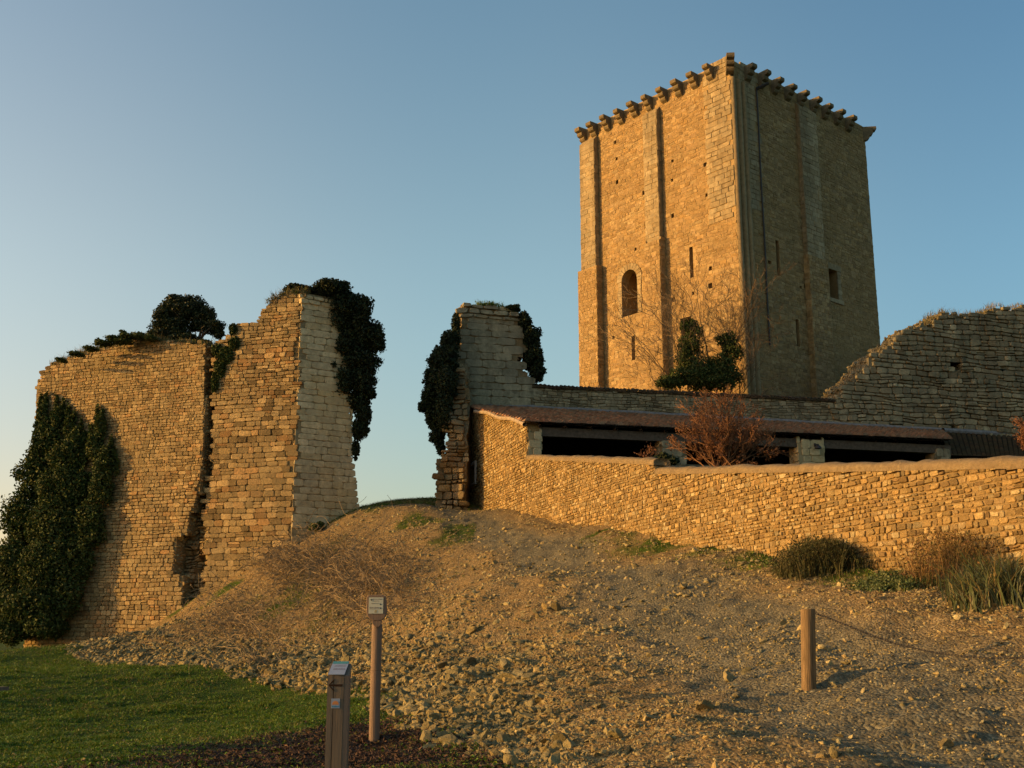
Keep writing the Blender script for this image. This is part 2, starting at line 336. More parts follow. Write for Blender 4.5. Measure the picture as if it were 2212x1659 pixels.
ctrl += [(0, 0, 0), (-8, 0, -.05), (-10, 10, 0), (8, 3, .3), (-20, 20, .05), (-30, 40, .3), (-14, 30, .35), (14, 0, .4), (16, 12, 1.6),
         (8, 41, 5.9), (14, 34, 5.0), (14, 22, 2.9), (22, 30, 4.2), (10, 46, 7.3), (18, 48, 7.6), (26, 52, 7.8), (30, 40, 6.0), (10, 56, 8.0), (22, 59, 8.2),
         (0, 64, 8.6), (-6, 66, 8.2), (10, 66, 10.), (20, 74, 10.), (5, 78, 9.4), (25, 90, 8), (-14, 72, 6.0), (-12, 60, 5.5), (-20, 62, 2.0), (-28, 64, .8),
         (-40, 60, .6), (40, 62, 8), (40, 40, 5), (40, 20, 2.6), (40, 0, 1), (-40, 20, 0), (-40, 0, 0), (-20, 95, 1.5), (5, 100, 6), (-40, 90, .3), (40, 95, 6)]
CT = np.array(ctrl)
def _tps(r2): return .5*r2*np.log(r2+1e-9)
_n = len(CT); _K = _tps(((CT[:, None, :2]-CT[None, :, :2])**2).sum(-1)) + np.eye(_n)*.3
_Pm = np.concatenate([np.ones((_n, 1)), CT[:, :2]], 1)
_A = np.block([[_K, _Pm], [_Pm.T, np.zeros((3, 3))]])
_w = np.linalg.solve(_A, np.concatenate([CT[:, 2], np.zeros(3)]))
def foot(y):                                     # world x of the foot of the rubble slope
    return np.interp(y, [6, 10, 14, 18, 22, 31, 42, 50, 60], [1.2, .2, -.8, -1.7, -2.5, -8.4, -16.5, -20.5, -24])
def base_z(x, y):
    x = np.asarray(x, float); y = np.asarray(y, float); sh = x.shape; x = x.ravel(); y = y.ravel(); out = np.zeros(len(x))
    for a in range(0, len(x), 40000):
        X = x[a:a+40000]; Y = y[a:a+40000]
        r2 = (X[:, None]-CT[None, :, 0])**2+(Y[:, None]-CT[None, :, 1])**2
        out[a:a+40000] = _tps(r2)@_w[:_n]+_w[_n]+_w[_n+1]*X+_w[_n+2]*Y
    far = np.clip((np.maximum(np.abs(x)-42, np.maximum(y-98, -y-8)))/60, 0, 1); far = far*far*(3-2*far)
    out = np.clip(out, -.4, 11)*(1-far)
    return out.reshape(sh)
_gx = np.arange(-46, 46.01, .4); _gy = np.arange(-10, 102.01, .4); _GB = base_z(*np.meshgrid(_gx, _gy))
def base_q(x, y):
    x = np.asarray(x, float); y = np.asarray(y, float)
    fx = np.clip((x+46)/.4, 0, len(_gx)-1.001); fy = np.clip((y+10)/.4, 0, len(_gy)-1.001); i = fx.astype(int); j = fy.astype(int); a = fx-i; b = fy-j
    q = (_GB[j, i]*(1-a)+_GB[j, i+1]*a)*(1-b)+(_GB[j+1, i]*(1-a)+_GB[j+1, i+1]*a)*b
    far = (np.abs(x) > 45) | (y > 101) | (y < -9)
    if far.any(): q = np.array(q); q[far] = base_z(x[far], y[far])
    return q
def rub(x, y):                                   # 0 on the lawn, 1 on stones
    d = x-foot(y)+.5*fbm(x*.7, y*.5, 3.)
    return np.clip(d/.5, 0, 1)*(y < 58)
def track(x, y):
    c = np.interp(y, [4, 9, 13, 20, 28, 38, 46, 52, 60], [5.0, 4.2, 3.9, 3.6, 2.9, .9, -1.6, -3.0, -4.0]); w = np.interp(y, [8, 20, 50], [1.8, 1.5, 1.15])
    return np.clip(1.4-np.abs(x-c)/w+.45*fbm(x*.6, y*.25, 31.), 0, 1)
def gz(x, y):
    x = np.asarray(x, float); y = np.asarray(y, float)
    z = base_q(x, y); r = rub(x, y); near = np.clip(1-(y-45)/30, 0, 1)
    z = z + near*((.02+.06*r)*fbm(x*.5+3, y*.4, 1., 3) + (.022+.030*r)*fbm(x*1.9+.3*y, y*2.9, 5., 3) + (.004+.022*r)*fbm(x*6, y*6, 2., 3))
    z = z + (1-r)*(y > 6)*(y < 50)*(.05*fbm(x*1.2, y*1.9, 14., 3))
    z = z - .13*track(x, y)*r*near
    d = x-foot(y)
    pile = np.clip(d/1.2, 0, 1)*np.clip((5-d)/3, 0, 1)*(y > 14)*(y < 50)
    return z + pile*(.09+.08*fbm(x*1.4, y*1.1, 9., 3))*np.clip((y-14)/6, 0, 1)
def g1(x, y): return float(gz(np.array([x]), np.array([y]))[0])
def ground_hit(u, v, y0=7., y1=90.):
    Y = np.linspace(y0, y1, 500); a, b = ray(u, v)
    z = gz(a*Y, Y); k = np.argmax(z > EYE+b*Y); Y = Y[k]
    return float(a*Y), float(Y), float(z[k])
def axis(segs):
    o = []
    for a, b, st in segs: o += list(np.arange(a, b, st))
    return np.array(o)
yy = np.concatenate([axis([(-60, 0, 6), (0, 7, .7), (7, 20, .085), (20, 34, .13), (34, 60, .22), (60, 100, 1.2), (100, 300, 20)]), [300, 400, 600, 1000, 1800, 3500, 7000]])
xx = axis([(0, 8, .085), (8, 18, .14), (18, 34, .45), (34, 60, 2), (60, 180, 15)])
xx = np.concatenate([xx, [180, 260, 400, 700, 1200, 2500, 6000]]); xx = np.concatenate([-xx[:0:-1], xx])
GX, GY = np.meshgrid(xx, yy); GZ = gz(GX, GY)
a = Acc(); nx, ny = len(xx), len(yy)
idx = np.arange(nx*ny).reshape(ny, nx)
q = np.stack([idx[:-1, :-1], idx[:-1, 1:], idx[1:, 1:], idx[1:, :-1]], -1).reshape(-1, 4)
X, Y = GX.ravel(), GY.ravel()
R = rub(X, Y)
mulch = np.clip(1.6-np.hypot((X+2.0)/1.9, (Y-13.6)/2.6)+.4*fbm(X*1.3, Y*1.3, 2.), 0, 1)*(1-R)
moundg = np.clip(fbm(X*.45, Y*.35, 7.)*1.4-.1, 0, 1)*np.clip((Y-34)/8, 0, 1)*(X < -1.5)
sg = (X-PG.P[0])*PG.d[0]+(Y-PG.P[1])*PG.d[1]; dg = (X-PG.P[0])*PG.n[0]+(Y-PG.P[1])*PG.n[1]
wg = np.clip((1.9-dg)/1.2, 0, 1)*(dg > -1)*(sg > 17)*(sg < 50)*np.clip(.7+fbm(X*.9, Y*.9, 4.), 0, 1)
back = ((dg < -.2) | (Y > 57)).astype(float)
lawn = 1-R
green = np.clip(lawn*(1-mulch)+moundg*.55*R+wg*.6+back*.8, 0, 1)
trk = track(X, Y)
a.add(np.stack([X, Y, GZ.ravel()], -1), q, np.stack([green, mulch, trk], -1))
def ground_mat():
    m, nt, p = nodes("gravel_and_turf"); pos = world_pos(nt)
    at_ = N_(nt, "ShaderNodeAttribute", attribute_name="tint"); sp = N_(nt, "ShaderNodeSeparateColor"); L_(nt, at_.outputs[0], sp.inputs[0])
    vo = N_(nt, "ShaderNodeTexVoronoi"); vo.inputs["Scale"].default_value = 26; L_(nt, pos, vo.inputs[0])
    vs = N_(nt, "ShaderNodeSeparateColor"); L_(nt, vo.outputs["Color"], vs.inputs[0])
    peb = ramp(nt, vs.outputs[0], [(0, (.095, .066, .028)), (.35, (.18, .127, .054)), (.7, (.26, .185, .080)), (1, (.40, .300, .15))])
    n1 = noise(nt, .8, 7, .6, pos, .4)
    soil = ramp(nt, n1, [(.35, (.14, .095, .038)), (.5, (.205, .135, .052)), (.65, (.13, .10, .05))])
    n2 = noise(nt, 5, 6, .7, pos)
    grav = mixc(nt, ramp(nt, n2, [(.38, g3(.1)), (.58, g3(.85))]), soil, peb)
    hsv = N_(nt, 'ShaderNodeHueSaturation'); hsv.inputs['Saturation'].default_value = .6; hsv.inputs['Value'].default_value = .74; L_(nt, grav, hsv.inputs['Color'])
    grav = mixc(nt, sp.outputs[2], grav, mixc(nt, 1, hsv.outputs[0], (.92, 1.0, .86), 'MULTIPLY'))
    n3 = noise(nt, 2.2, 6, .65, pos)
    turf = ramp(nt, n3, [(.3, (.024, .050, .005)), (.5, (.040, .072, .007)), (.7, (.070, .076, .014))])
    mul = ramp(nt, n2, [(.3, (.045, .032, .022)), (.6, (.085, .055, .035))])
    gm = N_(nt, "ShaderNodeMath", operation='MULTIPLY_ADD'); L_(nt, n3, gm.inputs[0]); gm.inputs[1].default_value = .9; L_(nt, sp.outputs[0], gm.inputs[2])
    c = mixc(nt, ramp(nt, gm.outputs[0], [(.62, g3(0)), (1.25, g3(1))]), grav, turf)
    c = mixc(nt, ramp(nt, sp.outputs[1], [(.1, g3(0)), (.6, g3(1))]), c, mul)
    L_(nt, c, p.inputs["Base Color"]); p.inputs["Roughness"].default_value = .95; p.inputs["Specular IOR Level"].default_value = .1
    b = N_(nt, "ShaderNodeBump"); b.inputs["Strength"].default_value = .8; b.inputs["Distance"].default_value = .04
    ad = N_(nt, "ShaderNodeMath", operation='MULTIPLY_ADD'); L_(nt, vo.outputs["Distance"], ad.inputs[0]); ad.inputs[1].default_value = -.8
    L_(nt, noise(nt, 14, 8, .7, pos), ad.inputs[2]); L_(nt, ad.outputs[0], b.inputs["Height"])
    L_(nt, b.outputs[0], p.inputs["Normal"]); return m
tag(a.build("ground", ground_mat(), smooth=True), kind='structure')
# ------------------------------------------------------------------ stone wall generator
def layout(s0, s1, h0, h1, ch, cw, mask, seed=0, wav=.02, split=.12, jit=.15, tilt=0.0, clip=None, vj=.05):
    r = random.Random(seed); out = []; h = h0; row = 0
    while h < h1:
        c = r.uniform(*ch); s = s0-r.uniform(0, cw[1])
        wf = lambda s_, k: wav*float(np.sin(s_*1.1+k*.55+seed)+.6*np.sin(s_*2.7+k*.9)) + tilt*s_
        while s < s1:
            w = r.uniform(*cw)*(.75+.5*c/ch[1]); j = lambda: r.uniform(-jit, jit)*c
            b0, b1 = h+wf(s, row), h+wf(s+w, row); t0, t1 = h+c+wf(s, row+1), h+c+wf(s+w, row+1)
            if mask(s+w/2, (b0+t1)/2):
                if r.random() < split and c > ch[0]*1.2:
                    m0, m1 = b0+c*r.uniform(.4, .6), b1+c*r.uniform(.4, .6)
                    out.append([[s, b0], [s+w, b1], [s+w, m1], [s, m0]]); out.append([[s, m0], [s+w, m1], [s+w+j(), t1], [s+j(), t0]])
                else:
                    e = (t0-b0)*vj; out.append([[s, b0+r.uniform(-e, e)], [s+w, b1+r.uniform(-e, e)], [s+w+j()*.5, t1+r.uniform(-e, e)], [s+j()*.5, t0+r.uniform(-e, e)]])
            s += w
        h += c; row += 1
    if not out: return np.zeros((0, 4, 2))
    out = np.array(out)
    if clip:
        out[..., 0] = np.clip(out[..., 0], *clip)
        w = np.minimum(out[:, 1, 0]-out[:, 0, 0], out[:, 2, 0]-out[:, 3, 0]); out = out[w > .07]
    return out
def carve(Q, holes):
    Q = Q.copy()
    for q in holes:
        lo, hi = Q[:, :2, 1].min(1), Q[:, 2:, 1].max(1); sl, sr = Q[:, (0, 3), 0].min(1), Q[:, (1, 2), 0].max(1)
        k = (hi > q[2]+.03) & (lo < q[3]-.03) & (sr > q[0]) & (sl < q[1]); left = k & ((sl+sr)/2 < (q[0]+q[1])/2); right = k & ~left
        for c in (1, 2): Q[left, c, 0] = np.minimum(Q[left, c, 0], q[0])
        for c in (0, 3): Q[right, c, 0] = np.maximum(Q[right, c, 0], q[1])
        Q = Q[np.minimum(Q[:, 1, 0]-Q[:, 0, 0], Q[:, 2, 0]-Q[:, 3, 0]) > .07]
    return Q
def stones(acc, Q, fn, depth=(.02, .06), gap=.012, hi=True, mat=0, tone=None, rj=.03, d0=0.):
    n = len(Q)
    if n == 0: return
    dep = RNG.uniform(*depth, n)
    r = .16
    if hi: pr = np.array([(r,0),(1-r,0),(1,r),(1,1-r),(1-r,1),(r,1),(0,1-r),(0,r)])
    else: pr = np.array([(0,0),(1,0),(1,1),(0,1)], float)
    K = len(pr)
    w = np.maximum(np.linalg.norm(Q[:, 1]-Q[:, 0], axis=1), .05); hh = np.maximum(np.linalg.norm(Q[:, 3]-Q[:, 0], axis=1), .05)
    P = np.repeat(pr[None], n, 0)+RNG.normal(0, rj if hi else rj*.7, (n, K, 2))
    def ring(P, k):
        gx = np.minimum(gap*k[0]/w+k[1], .4)[:, None]; gy = np.minimum(gap*k[0]/hh+k[1], .4)[:, None]
        a = .5+(P[..., 0]-.5)*(1-2*gx); b = .5+(P[..., 1]-.5)*(1-2*gy)
        A, B, C, D = [Q[:, i][:, None] for i in range(4)]
        a = a[..., None]; b = b[..., None]
        return A*(1-a)*(1-b)+B*a*(1-b)+C*a*b+D*(1-a)*b
    rings = [(ring(P, (.6, 0)), np.full((n, K), -.10)), (ring(P, (1, .0)), dep[:, None]*(.72+RNG.uniform(-.1, .1, (n, K))))]
    rings.append((ring(P, (1, .07 if hi else .03)), dep[:, None]*(1+RNG.uniform(-.22, .22, (n, K)))))
    SH = np.concatenate([q for q, _ in rings], 1); D = np.concatenate([d for _, d in rings], 1)
    if hi:
        SH = np.concatenate([SH, ring(np.full((n, 1, 2), .5)+RNG.normal(0, .12, (n, 1, 2)), (1, 0))], 1); D = np.concatenate([D, dep[:, None]*RNG.uniform(.85, 1.2, (n, 1))], 1)
    T = SH.shape[1]; V = fn(SH[..., 0], SH[..., 1], D+d0)
    j = np.arange(K); j2 = (j+1) % K
    fq = np.concatenate([np.stack([j+K*a_, j2+K*a_, j2+K*(a_+1), j+K*(a_+1)], 1) for a_ in (0, 1)])
    off = np.arange(n)[:, None, None]*T
    fs = [(fq[None]+off).reshape(-1, 4)]
    if hi: fs.append((np.stack([j+2*K, j2+2*K, np.full(K, 3*K)], 1)[None]+off).reshape(-1, 3))
    else: fs.append((np.array([[2*K, 2*K+1, 2*K+2, 2*K+3]])[None]+off).reshape(-1, 4))
    cen = Q.mean(1); t = np.stack([RNG.random(n), RNG.random(n), np.ones(n)], 1)
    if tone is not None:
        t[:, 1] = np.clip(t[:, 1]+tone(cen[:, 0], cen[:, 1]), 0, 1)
    acc.add(V.reshape(-1, 3), fs, np.repeat(t, T, 0), mat)
def core(acc, fn, s0, s1, h0, h1, mask, thick, cell=.3, tint=(.5, .5, 0), mat=0, rk=None, rkmat=0, rough=.05, rsize=(.09, .2), closeback=True, rden=1.0):
    ns = max(1, int(round((s1-s0)/cell))); nh = max(1, int(round((h1-h0)/cell)))
    se = np.linspace(s0, s1, ns+1); he = np.linspace(h0, h1, nh+1)
    sc = (se[:-1]+se[1:])/2; hc = (he[:-1]+he[1:])/2
    SC, HC = np.meshgrid(sc, hc); M = np.vectorize(lambda s, h: bool(mask(s, h)))(SC, HC)
    SE, HE = np.meshgrid(se, he)
    js = SE+rough*.6*fbm(SE*2.1, HE*2.1, 3.); jh = HE+rough*.6*fbm(SE*2.3, HE*1.9, 8.)
    js[:, 0] = SE[:, 0]; js[:, -1] = SE[:, -1]
    Fv = fn(js, jh, rough*fbm(SE*1.5, HE*1.5, 1.)-rough*1.3); Bv = fn(js, jh, -thick+np.zeros_like(SE))
    n1 = (ns+1)*(nh+1); ii = np.arange(n1).reshape(nh+1, ns+1)
    A, B, C, D = ii[:-1, :-1][M], ii[:-1, 1:][M], ii[1:, 1:][M], ii[1:, :-1][M]
    fs = [np.stack([A, B, C, D], 1)]
    if closeback: fs.append(np.stack([D, C, B, A], 1)+n1)
    pts = []
    Mp = np.pad(M, 1)
    def side(nb, e0, e1):
        k = M & ~nb
        a_, b_ = e0[k], e1[k]
        if len(a_): fs.append(np.stack([a_, b_, b_+n1, a_+n1], 1)); pts.append((a_, b_))
    side(Mp[2:, 1:-1], ii[1:, 1:], ii[1:, :-1])
    side(Mp[1:-1, 2:], ii[:-1, 1:], ii[1:, 1:]); side(Mp[1:-1, :-2], ii[1:, :-1], ii[:-1, :-1])
    V = np.concatenate([Fv.reshape(-1, 3), Bv.reshape(-1, 3)])
    acc.add(V, fs, tint, mat)
    if rk is not None and pts:
        a_ = np.concatenate([p[0] for p in pts]); b_ = np.concatenate([p[1] for p in pts])
        k = int(thick/.22*rden)+2; a_ = np.repeat(a_, k); b_ = np.repeat(b_, k)
        f = RNG.uniform(0, 1, (len(a_), 1)); g = RNG.uniform(0.02, 1, (len(a_), 1))
        p0 = V[a_]*(1-f)+V[b_]*f; p1 = V[a_+n1]*(1-f)+V[b_+n1]*f
        P = p0*(1-g)+p1*g; keep = rk(P) if callable(rk) else slice(None)
        P = P[keep]; rocks(acc, P, RNG.uniform(*rsize, len(P)), 0, .12, .6, mat=rkmat)
    return M
def tufts(acc, pts, n, h, lean=.35, mat=0, w=.012, spread=.12, b=1.0):
    pts = np.asarray(pts, float).reshape(-1, 3); k = np.repeat(np.arange(len(pts)), n); N = len(k)
    p = pts[k]+np.concatenate([RNG.normal(0, spread, (N, 2)), np.zeros((N, 1))], 1)
    d = RNG.normal(0, lean, (N, 2)); H = np.broadcast_to(h, (len(pts),))[k]*RNG.uniform(.4, 1.2, N)
    a_ = RNG.uniform(0, 6.28, N); sx = np.stack([np.cos(a_), np.sin(a_), 0*a_], 1)*(w*RNG.uniform(.6, 1.4, N))[:, None]
    mid = p+np.concatenate([d*H[:, None]*.35, H[:, None]*.6], 1); tip = p+np.concatenate([d*H[:, None]*1.1, H[:, None]], 1)
    V = np.stack([p-sx, p+sx, mid+sx*.7, mid-sx*.7, tip], 1)
    i = np.arange(N)[:, None]*5; t = np.stack([RNG.random(N), RNG.random(N), np.full(N, b)], 1)
    acc.add(V.reshape(-1, 3), [i+np.array([[0, 1, 2, 3]]), i+np.array([[3, 2, 4]])], np.repeat(t, 5, 0), mat)

# ------------------------------------------------------------------ the keep
C = at(1575, 127, 66); ZT = C[2]; ang = math.radians(40)
DR = (math.cos(ang), math.sin(ang)); DL = (-DR[1], DR[0])
FL = Plane((C[0], C[1]), DL); FR = Plane((C[0], C[1]), DR); WL, WR = 13.9, 15.95; ZB = 7.0
keep = empty("castle_keep", (C[0], C[1]+6, 9), "tall square medieval stone keep with corbelled top, its left face in orange sunlight", "tower")
def rect(pl, u0, u1, v0, v1):
    vm = (v0+v1)/2; a, b = pl.hit(u0, vm)[0], pl.hit(u1, vm)[0]; um = (u0+u1)/2
    return [min(a, b), max(a, b), pl.hit(um, v1)[1], pl.hit(um, v0)[1]]
z4 = lambda x, y: (1221+x*.32, 70.8+y*.32)
z5 = lambda x, y: (1221+x*.32, 530.9+y*.32)
arch = rect(FL, 1344, 1378, 582, 681)
HL = [arch, rect(FL, 1490, 1497.5, 533, 600), rect(FL, 1364.5, 1372, 725, 778), rect(FL, 1471, 1495, 685, 770)]
HR = [rect(FR, 1677, 1684, 520, 595), rect(FR, 1720, 1727, 690, 748), rect(FR, 1787, 1809, 583, 644)]
for p in [z4(337,740), z4(347,850), z4(350,1008), z4(545,930), z4(530,1080), z4(545,1305), z4(725,865), z4(725,1235), z4(722,995), z4(945,890),
          z4(955,1095), z4(475,1460), z4(980,1590), z5(980,270), z5(865,320), z5(325,620), z5(730,365)]:
    s, h = FL.hit(*p); w = random.uniform(.09, .16); HL.append([s-w, s+w, h-w*1.2, h+w*1.2])
for p in [z4(1668,1315), z4(1380,1550), z5(1780,660), z5(1625,275), z5(1590,280)]:
    s, h = FR.hit(*p); w = random.uniform(.09, .15); HR.append([s-w*1.4, s+w*1.4, h-w, h+w])
def face_holes(acc, fn, s0, s1, h0, h1, holes, deep, mat=0, tint=(.5, .5, 0)):
    se = sorted({s0, s1, *[x for q in holes for x in q[:2]]}); he = sorted({h0, h1, *[x for q in holes for x in q[2:]]})
    for i in range(len(se)-1):
        for j in range(len(he)-1):
            cs, ch = (se[i]+se[i+1])/2, (he[j]+he[j+1])/2
            if any(q[0] < cs < q[1] and q[2] < ch < q[3] for q in holes): continue
            acc.add(fn(np.array([se[i], se[i+1], se[i+1], se[i]]), np.array([he[j], he[j], he[j+1], he[j+1]]), 0), [[0, 1, 2, 3]], tint, mat)
    for k, q in enumerate(holes):
        d = deep[k] if isinstance(deep, list) else deep
        s_ = np.array([q[0], q[1], q[1], q[0]]); h_ = np.array([q[2], q[2], q[3], q[3]])
        acc.add(np.concatenate([fn(s_, h_, 0), fn(s_, h_, -d)]), [[0, 1, 5, 4], [1, 2, 6, 5], [2, 3, 7, 6], [3, 0, 4, 7]], (.3, .2, 1), mat)
        acc.add(fn(s_, h_, -d), [[0, 1, 2, 3]], (.3, .2, 1), 0 if k == 0 and len(holes) > 9 else 1)  # dark backs paint the inner shade into the openings, arch excepted
a = Acc()
und = lambda pl: (lambda s, h, d: pl.xyz(s, h, np.asarray(d)+0*np.asarray(s)))
face_holes(a, FL.xyz, 0, WL, ZB, ZT, HL, [1.5, 1.5, 1.2, .8]+[.5]*40)
face_holes(a, FR.xyz, 0, WR, ZB, ZT, HR, [1.5, 1.5, 4.]+[.4]*40)
pL, pR = FL.xyz(WL, ZB), FR.xyz(WR, ZB); pB = pL+pR-FL.xyz(0, ZB); up = np.array([0, 0, ZT-ZB])
a.add([pL, pB, pB+up, pL+up], [[0, 1, 2, 3]], (.5, .5, 0)); a.add([pR, pB, pB+up, pR+up], [[0, 1, 2, 3]], (.5, .5, 0))
a.add([FL.xyz(0, ZT), FR.xyz(WR, ZT), pB+up, FL.xyz(WL, ZT)], [[0, 1, 2, 3]], (.5, .5, 0))
sbc = FL.hit(*z4(958, 1000))[0]                         # corner strip of ashlar on the lit face
b1 = sorted([FL.hit(*z4(655, 1000))[0], FL.hit(*z4(560, 1000))[0]])   # middle buttress
b2 = [FL.hit(*z4(226, 1000))[0], WL]                    # far left buttress
hs1, hs2 = FL.hit(*z4(690, 1400))[1], FL.hit(*z4(260, 1580))[1]
c1 = [FR.hit(*z4(1575, 900))[0], FR.hit(*z4(1690, 900))[0]]
cash = [FR.hit(*z4(1200, 900))[0], FR.hit(*z4(1312, 900))[0]]
def inh(holes, s, h, m=.05): return any(q[0]-m < s < q[1]+m and q[2]-m < h < q[3]+m for q in holes)
archs = (arch[0]+arch[1])/2; archh = arch[3]-(arch[1]-arch[0])/2; archr = (arch[1]-arch[0])/2
wq = [HR[2][0]-.55, HR[2][1]+.55, HR[2][2]-.3, HR[2][3]+.45]
def mL(s, h):
    if not (0 < s < WL and ZB < h < ZT) or inh(HL, s, h, 0): return False
    if b1[0] < s < b1[1] or s > b2[0] or s < sbc and h > hs1: return False
    return math.hypot(s-archs, max(0, h-archh)) > archr+.42 or h < arch[2]
def mR(s, h):
    if not (0 < s < WR and ZB < h < ZT) or inh(HR, s, h, 0): return False
    if c1[0] < s < c1[1] or cash[0] < s < cash[1] and h > FR.hit(*z4(1300, 1200))[1]: return False
    return not (wq[0] < s < wq[1] and wq[2] < h < wq[3])
stones(a, carve(layout(.05, WL, ZB, ZT-.1, (.16, .29), (.22, .55), mL, 1, .03, .2, clip=(0, WL)), HL), FL.xyz, (.005, .033), .014, False)
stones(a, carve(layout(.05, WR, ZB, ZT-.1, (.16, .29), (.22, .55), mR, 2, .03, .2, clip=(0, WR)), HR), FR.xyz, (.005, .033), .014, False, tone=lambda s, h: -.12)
a.build("keep_wall", [M_tower, M_dark], keep)
a = Acc()
stones(a, layout(.02, sbc, hs1, ZT-.05, (.30, .42), (.4, .9), lambda s, h: s < sbc and s > 0 and not inh(HL, s, h), 3, 0, .0, .03, clip=(0, sbc)), FL.xyz, (.04, .06), .012, False)
stones(a, layout(cash[0], cash[1], FR.hit(*z4(1300, 1200))[1], ZT-.05, (.30, .42), (.4, .8), lambda s, h: cash[0] < s < cash[1], 4, 0, .0, .03), FR.xyz, (.03, .045), .012, False)
a.build("corner_ashlar", M_tash, keep)
def buttress(pl, s0, s1, h0, h1, d, name, mat, seed, ash=True, cap=.5):
    a = Acc(); P = pl.xyz
    V = [P(s0, h0, 0), P(s1, h0, 0), P(s1, h0, d), P(s0, h0, d), P(s0, h1+cap, .0), P(s1, h1+cap, .0), P(s1, h1, d), P(s0, h1, d)]
    a.add(V, [[0, 1, 5, 4], [3, 2, 6, 7], [0, 3, 7, 4], [1, 2, 6, 5], [4, 5, 6, 7]], (.5, .5, .4))
    c, w = ((.30, .40), (.45, .8)) if ash else ((.17, .3), (.25, .5))
    stones(a, layout(s0, s1, h0, h1, c, w, lambda s, h: h < h1-.05, seed, 0, .05, .05, clip=(s0, s1)), P, (.01, .035), .012, False, d0=d)
    for (ss, sg) in ((s0, -1), (s1, 1)):
        f = lambda q, h, dd, ss=ss, sg=sg: P(ss+sg*dd, h, q)
        stones(a, layout(0, d, h0, h1, c, (d, d), lambda s, h: 0 < s < d+.2, seed+7, 0, 0, .05, clip=(0, d)), f, (.005, .04), .012, False)
    return a.build(name, mat, keep)
buttress(FL, b1[0], b1[1], hs1, ZT-1.5, .42, "buttress", M_tash, 5)
buttress(FL, b1[0]-.12, b1[1], ZB, hs1, .62, "buttress", M_tower, 6, False, .12)
buttress(FL, b2[0], b2[1]+.1, hs2, ZT-1.4, .45, "buttress", M_tash, 8)
buttress(FL, b2[0]-.25, b2[1]+.25, ZB, hs2, .65, "buttress", M_tower, 9, False, .12)
buttress(FR, c1[0], c1[1], FR.hit(1750, 560)[1], ZT-1.2, .3, "buttress", M_tash, 10)
buttress(FR, c1[0]-.1, c1[1]+.1, ZB, FR.hit(1750, 560)[1], .42, "buttress", M_tower, 12, False, .15)
a = Acc(); hq = FR.hit(1893, 576)[1]
box(a, FR.xyz(WR-.01, ZB, -.6), FR.xyz(WR+.27, ZB, -.6)-FR.xyz(WR-.01, ZB, -.6), FR.xyz(WR, ZB, -6)-FR.xyz(WR, ZB, -.6), (0, 0, hq-ZB))
stones(a, layout(WR-.3, WR+.27, ZB, hq, (.2, .35), (.3, .6), lambda s, h: WR < s < WR+.25, 3), FR.xyz, (.01, .06), .02, False, d0=-.6)
a.build("side_plinth", M_tower, keep)
# engaged shafts on the shaded side of the corner
for sx in (.2, .78, 1.3):
    a = Acc(); n = 10; th = np.linspace(0, math.pi, n); hh = np.array(sorted([ZB, ZT-1.3]+list(np.arange(ZB+.5, ZT-1.4, .62))))
    V = []
    for h in hh:
        r = .19*(1+.05*math.sin(h*7.3+sx)); V.append(FR.xyz(sx+np.cos(th)*r, h, np.sin(th)*r*1.15))
    ii = np.arange(len(hh)*n).reshape(-1, n)
    a.add(np.concatenate(V), np.stack([ii[:-1, :-1], ii[:-1, 1:], ii[1:, 1:], ii[1:, :-1]], -1).reshape(-1, 4), (.5, .6, 1))
    a.build("shaft", M_tash, keep, smooth=True)
# arched window: voussoirs and jambs set round the opening
a = Acc(); n = 11
for i in range(n):
    t0, t1 = math.pi*i/n+.015, math.pi*(i+1)/n-.015; R0, R1 = archr-.02, archr+.45
    for d0, d1 in ((-.3, .07),):
        pts = [(archs+R*math.cos(t), archh+R*math.sin(t)) for R, t in ((R0, t0), (R1, t0), (R1, t1), (R0, t1))]
        s_ = np.array([p[0] for p in pts]); h_ = np.array([p[1] for p in pts])
        a.add(np.concatenate([FL.xyz(s_, h_, d0), FL.xyz(s_, h_, d1)]), BOXF, (random.random(), random.random(), 1))
for sg in (0, 1):                                       # fill the corners above the springing behind the arch
    t = np.linspace(0, math.pi/2, 7); ss = archs+(1 if sg else -1)*archr*np.cos(t); hh = archh+archr*np.sin(t)
    cs = archs+(1 if sg else -1)*archr
    for k in range(6):
        P3 = [(cs, arch[3]), (ss[k], hh[k]), (ss[k+1], hh[k+1])]
        s_ = np.array([p[0] for p in P3]); h_ = np.array([p[1] for p in P3])
        a.add(np.concatenate([FL.xyz(s_, h_, .0), FL.xyz(s_, h_, -.7)]), [np.array([[0, 1, 2]]), np.array([[1, 2, 5, 4]])], (.4, .5, 1))
for sd in (arch[0]-.4, arch[1]+.0):
    h = arch[2]-.0
    while h < archh-.05:
        c = min(random.uniform(.28, .4), archh-h); w = random.uniform(.28, .42)
        s0 = sd+(.4-w if sd < archs else 0)
        box(a, FL.xyz(s0, h+.01, -.05), FL.xyz(s0+w, h, 0)-FL.xyz(s0, h, 0), FL.xyz(0, h, .11)-FL.xyz(0, h, 0), (0, 0, c-.02), (random.random(), random.random(), 1)); h += c
a.build("arched_window_surround", M_tash, keep)
a = Acc(); q = HR[2]
bb = lambda s0, s1, h0, h1, d=.1: box(a, FR.xyz(s0, h0, -.05), FR.xyz(s1, h0, 0)-FR.xyz(s0, h0, 0), FR.xyz(0, 0, d)-FR.xyz(0, 0, 0), (0, 0, h1-h0), (random.random(), random.random(), 1))
bb(q[0]-.5, q[1]+.5, q[3]+.02, wq[3]); bb(q[0]-.35, q[1]+.5, wq[2], q[2]-.02, .16)
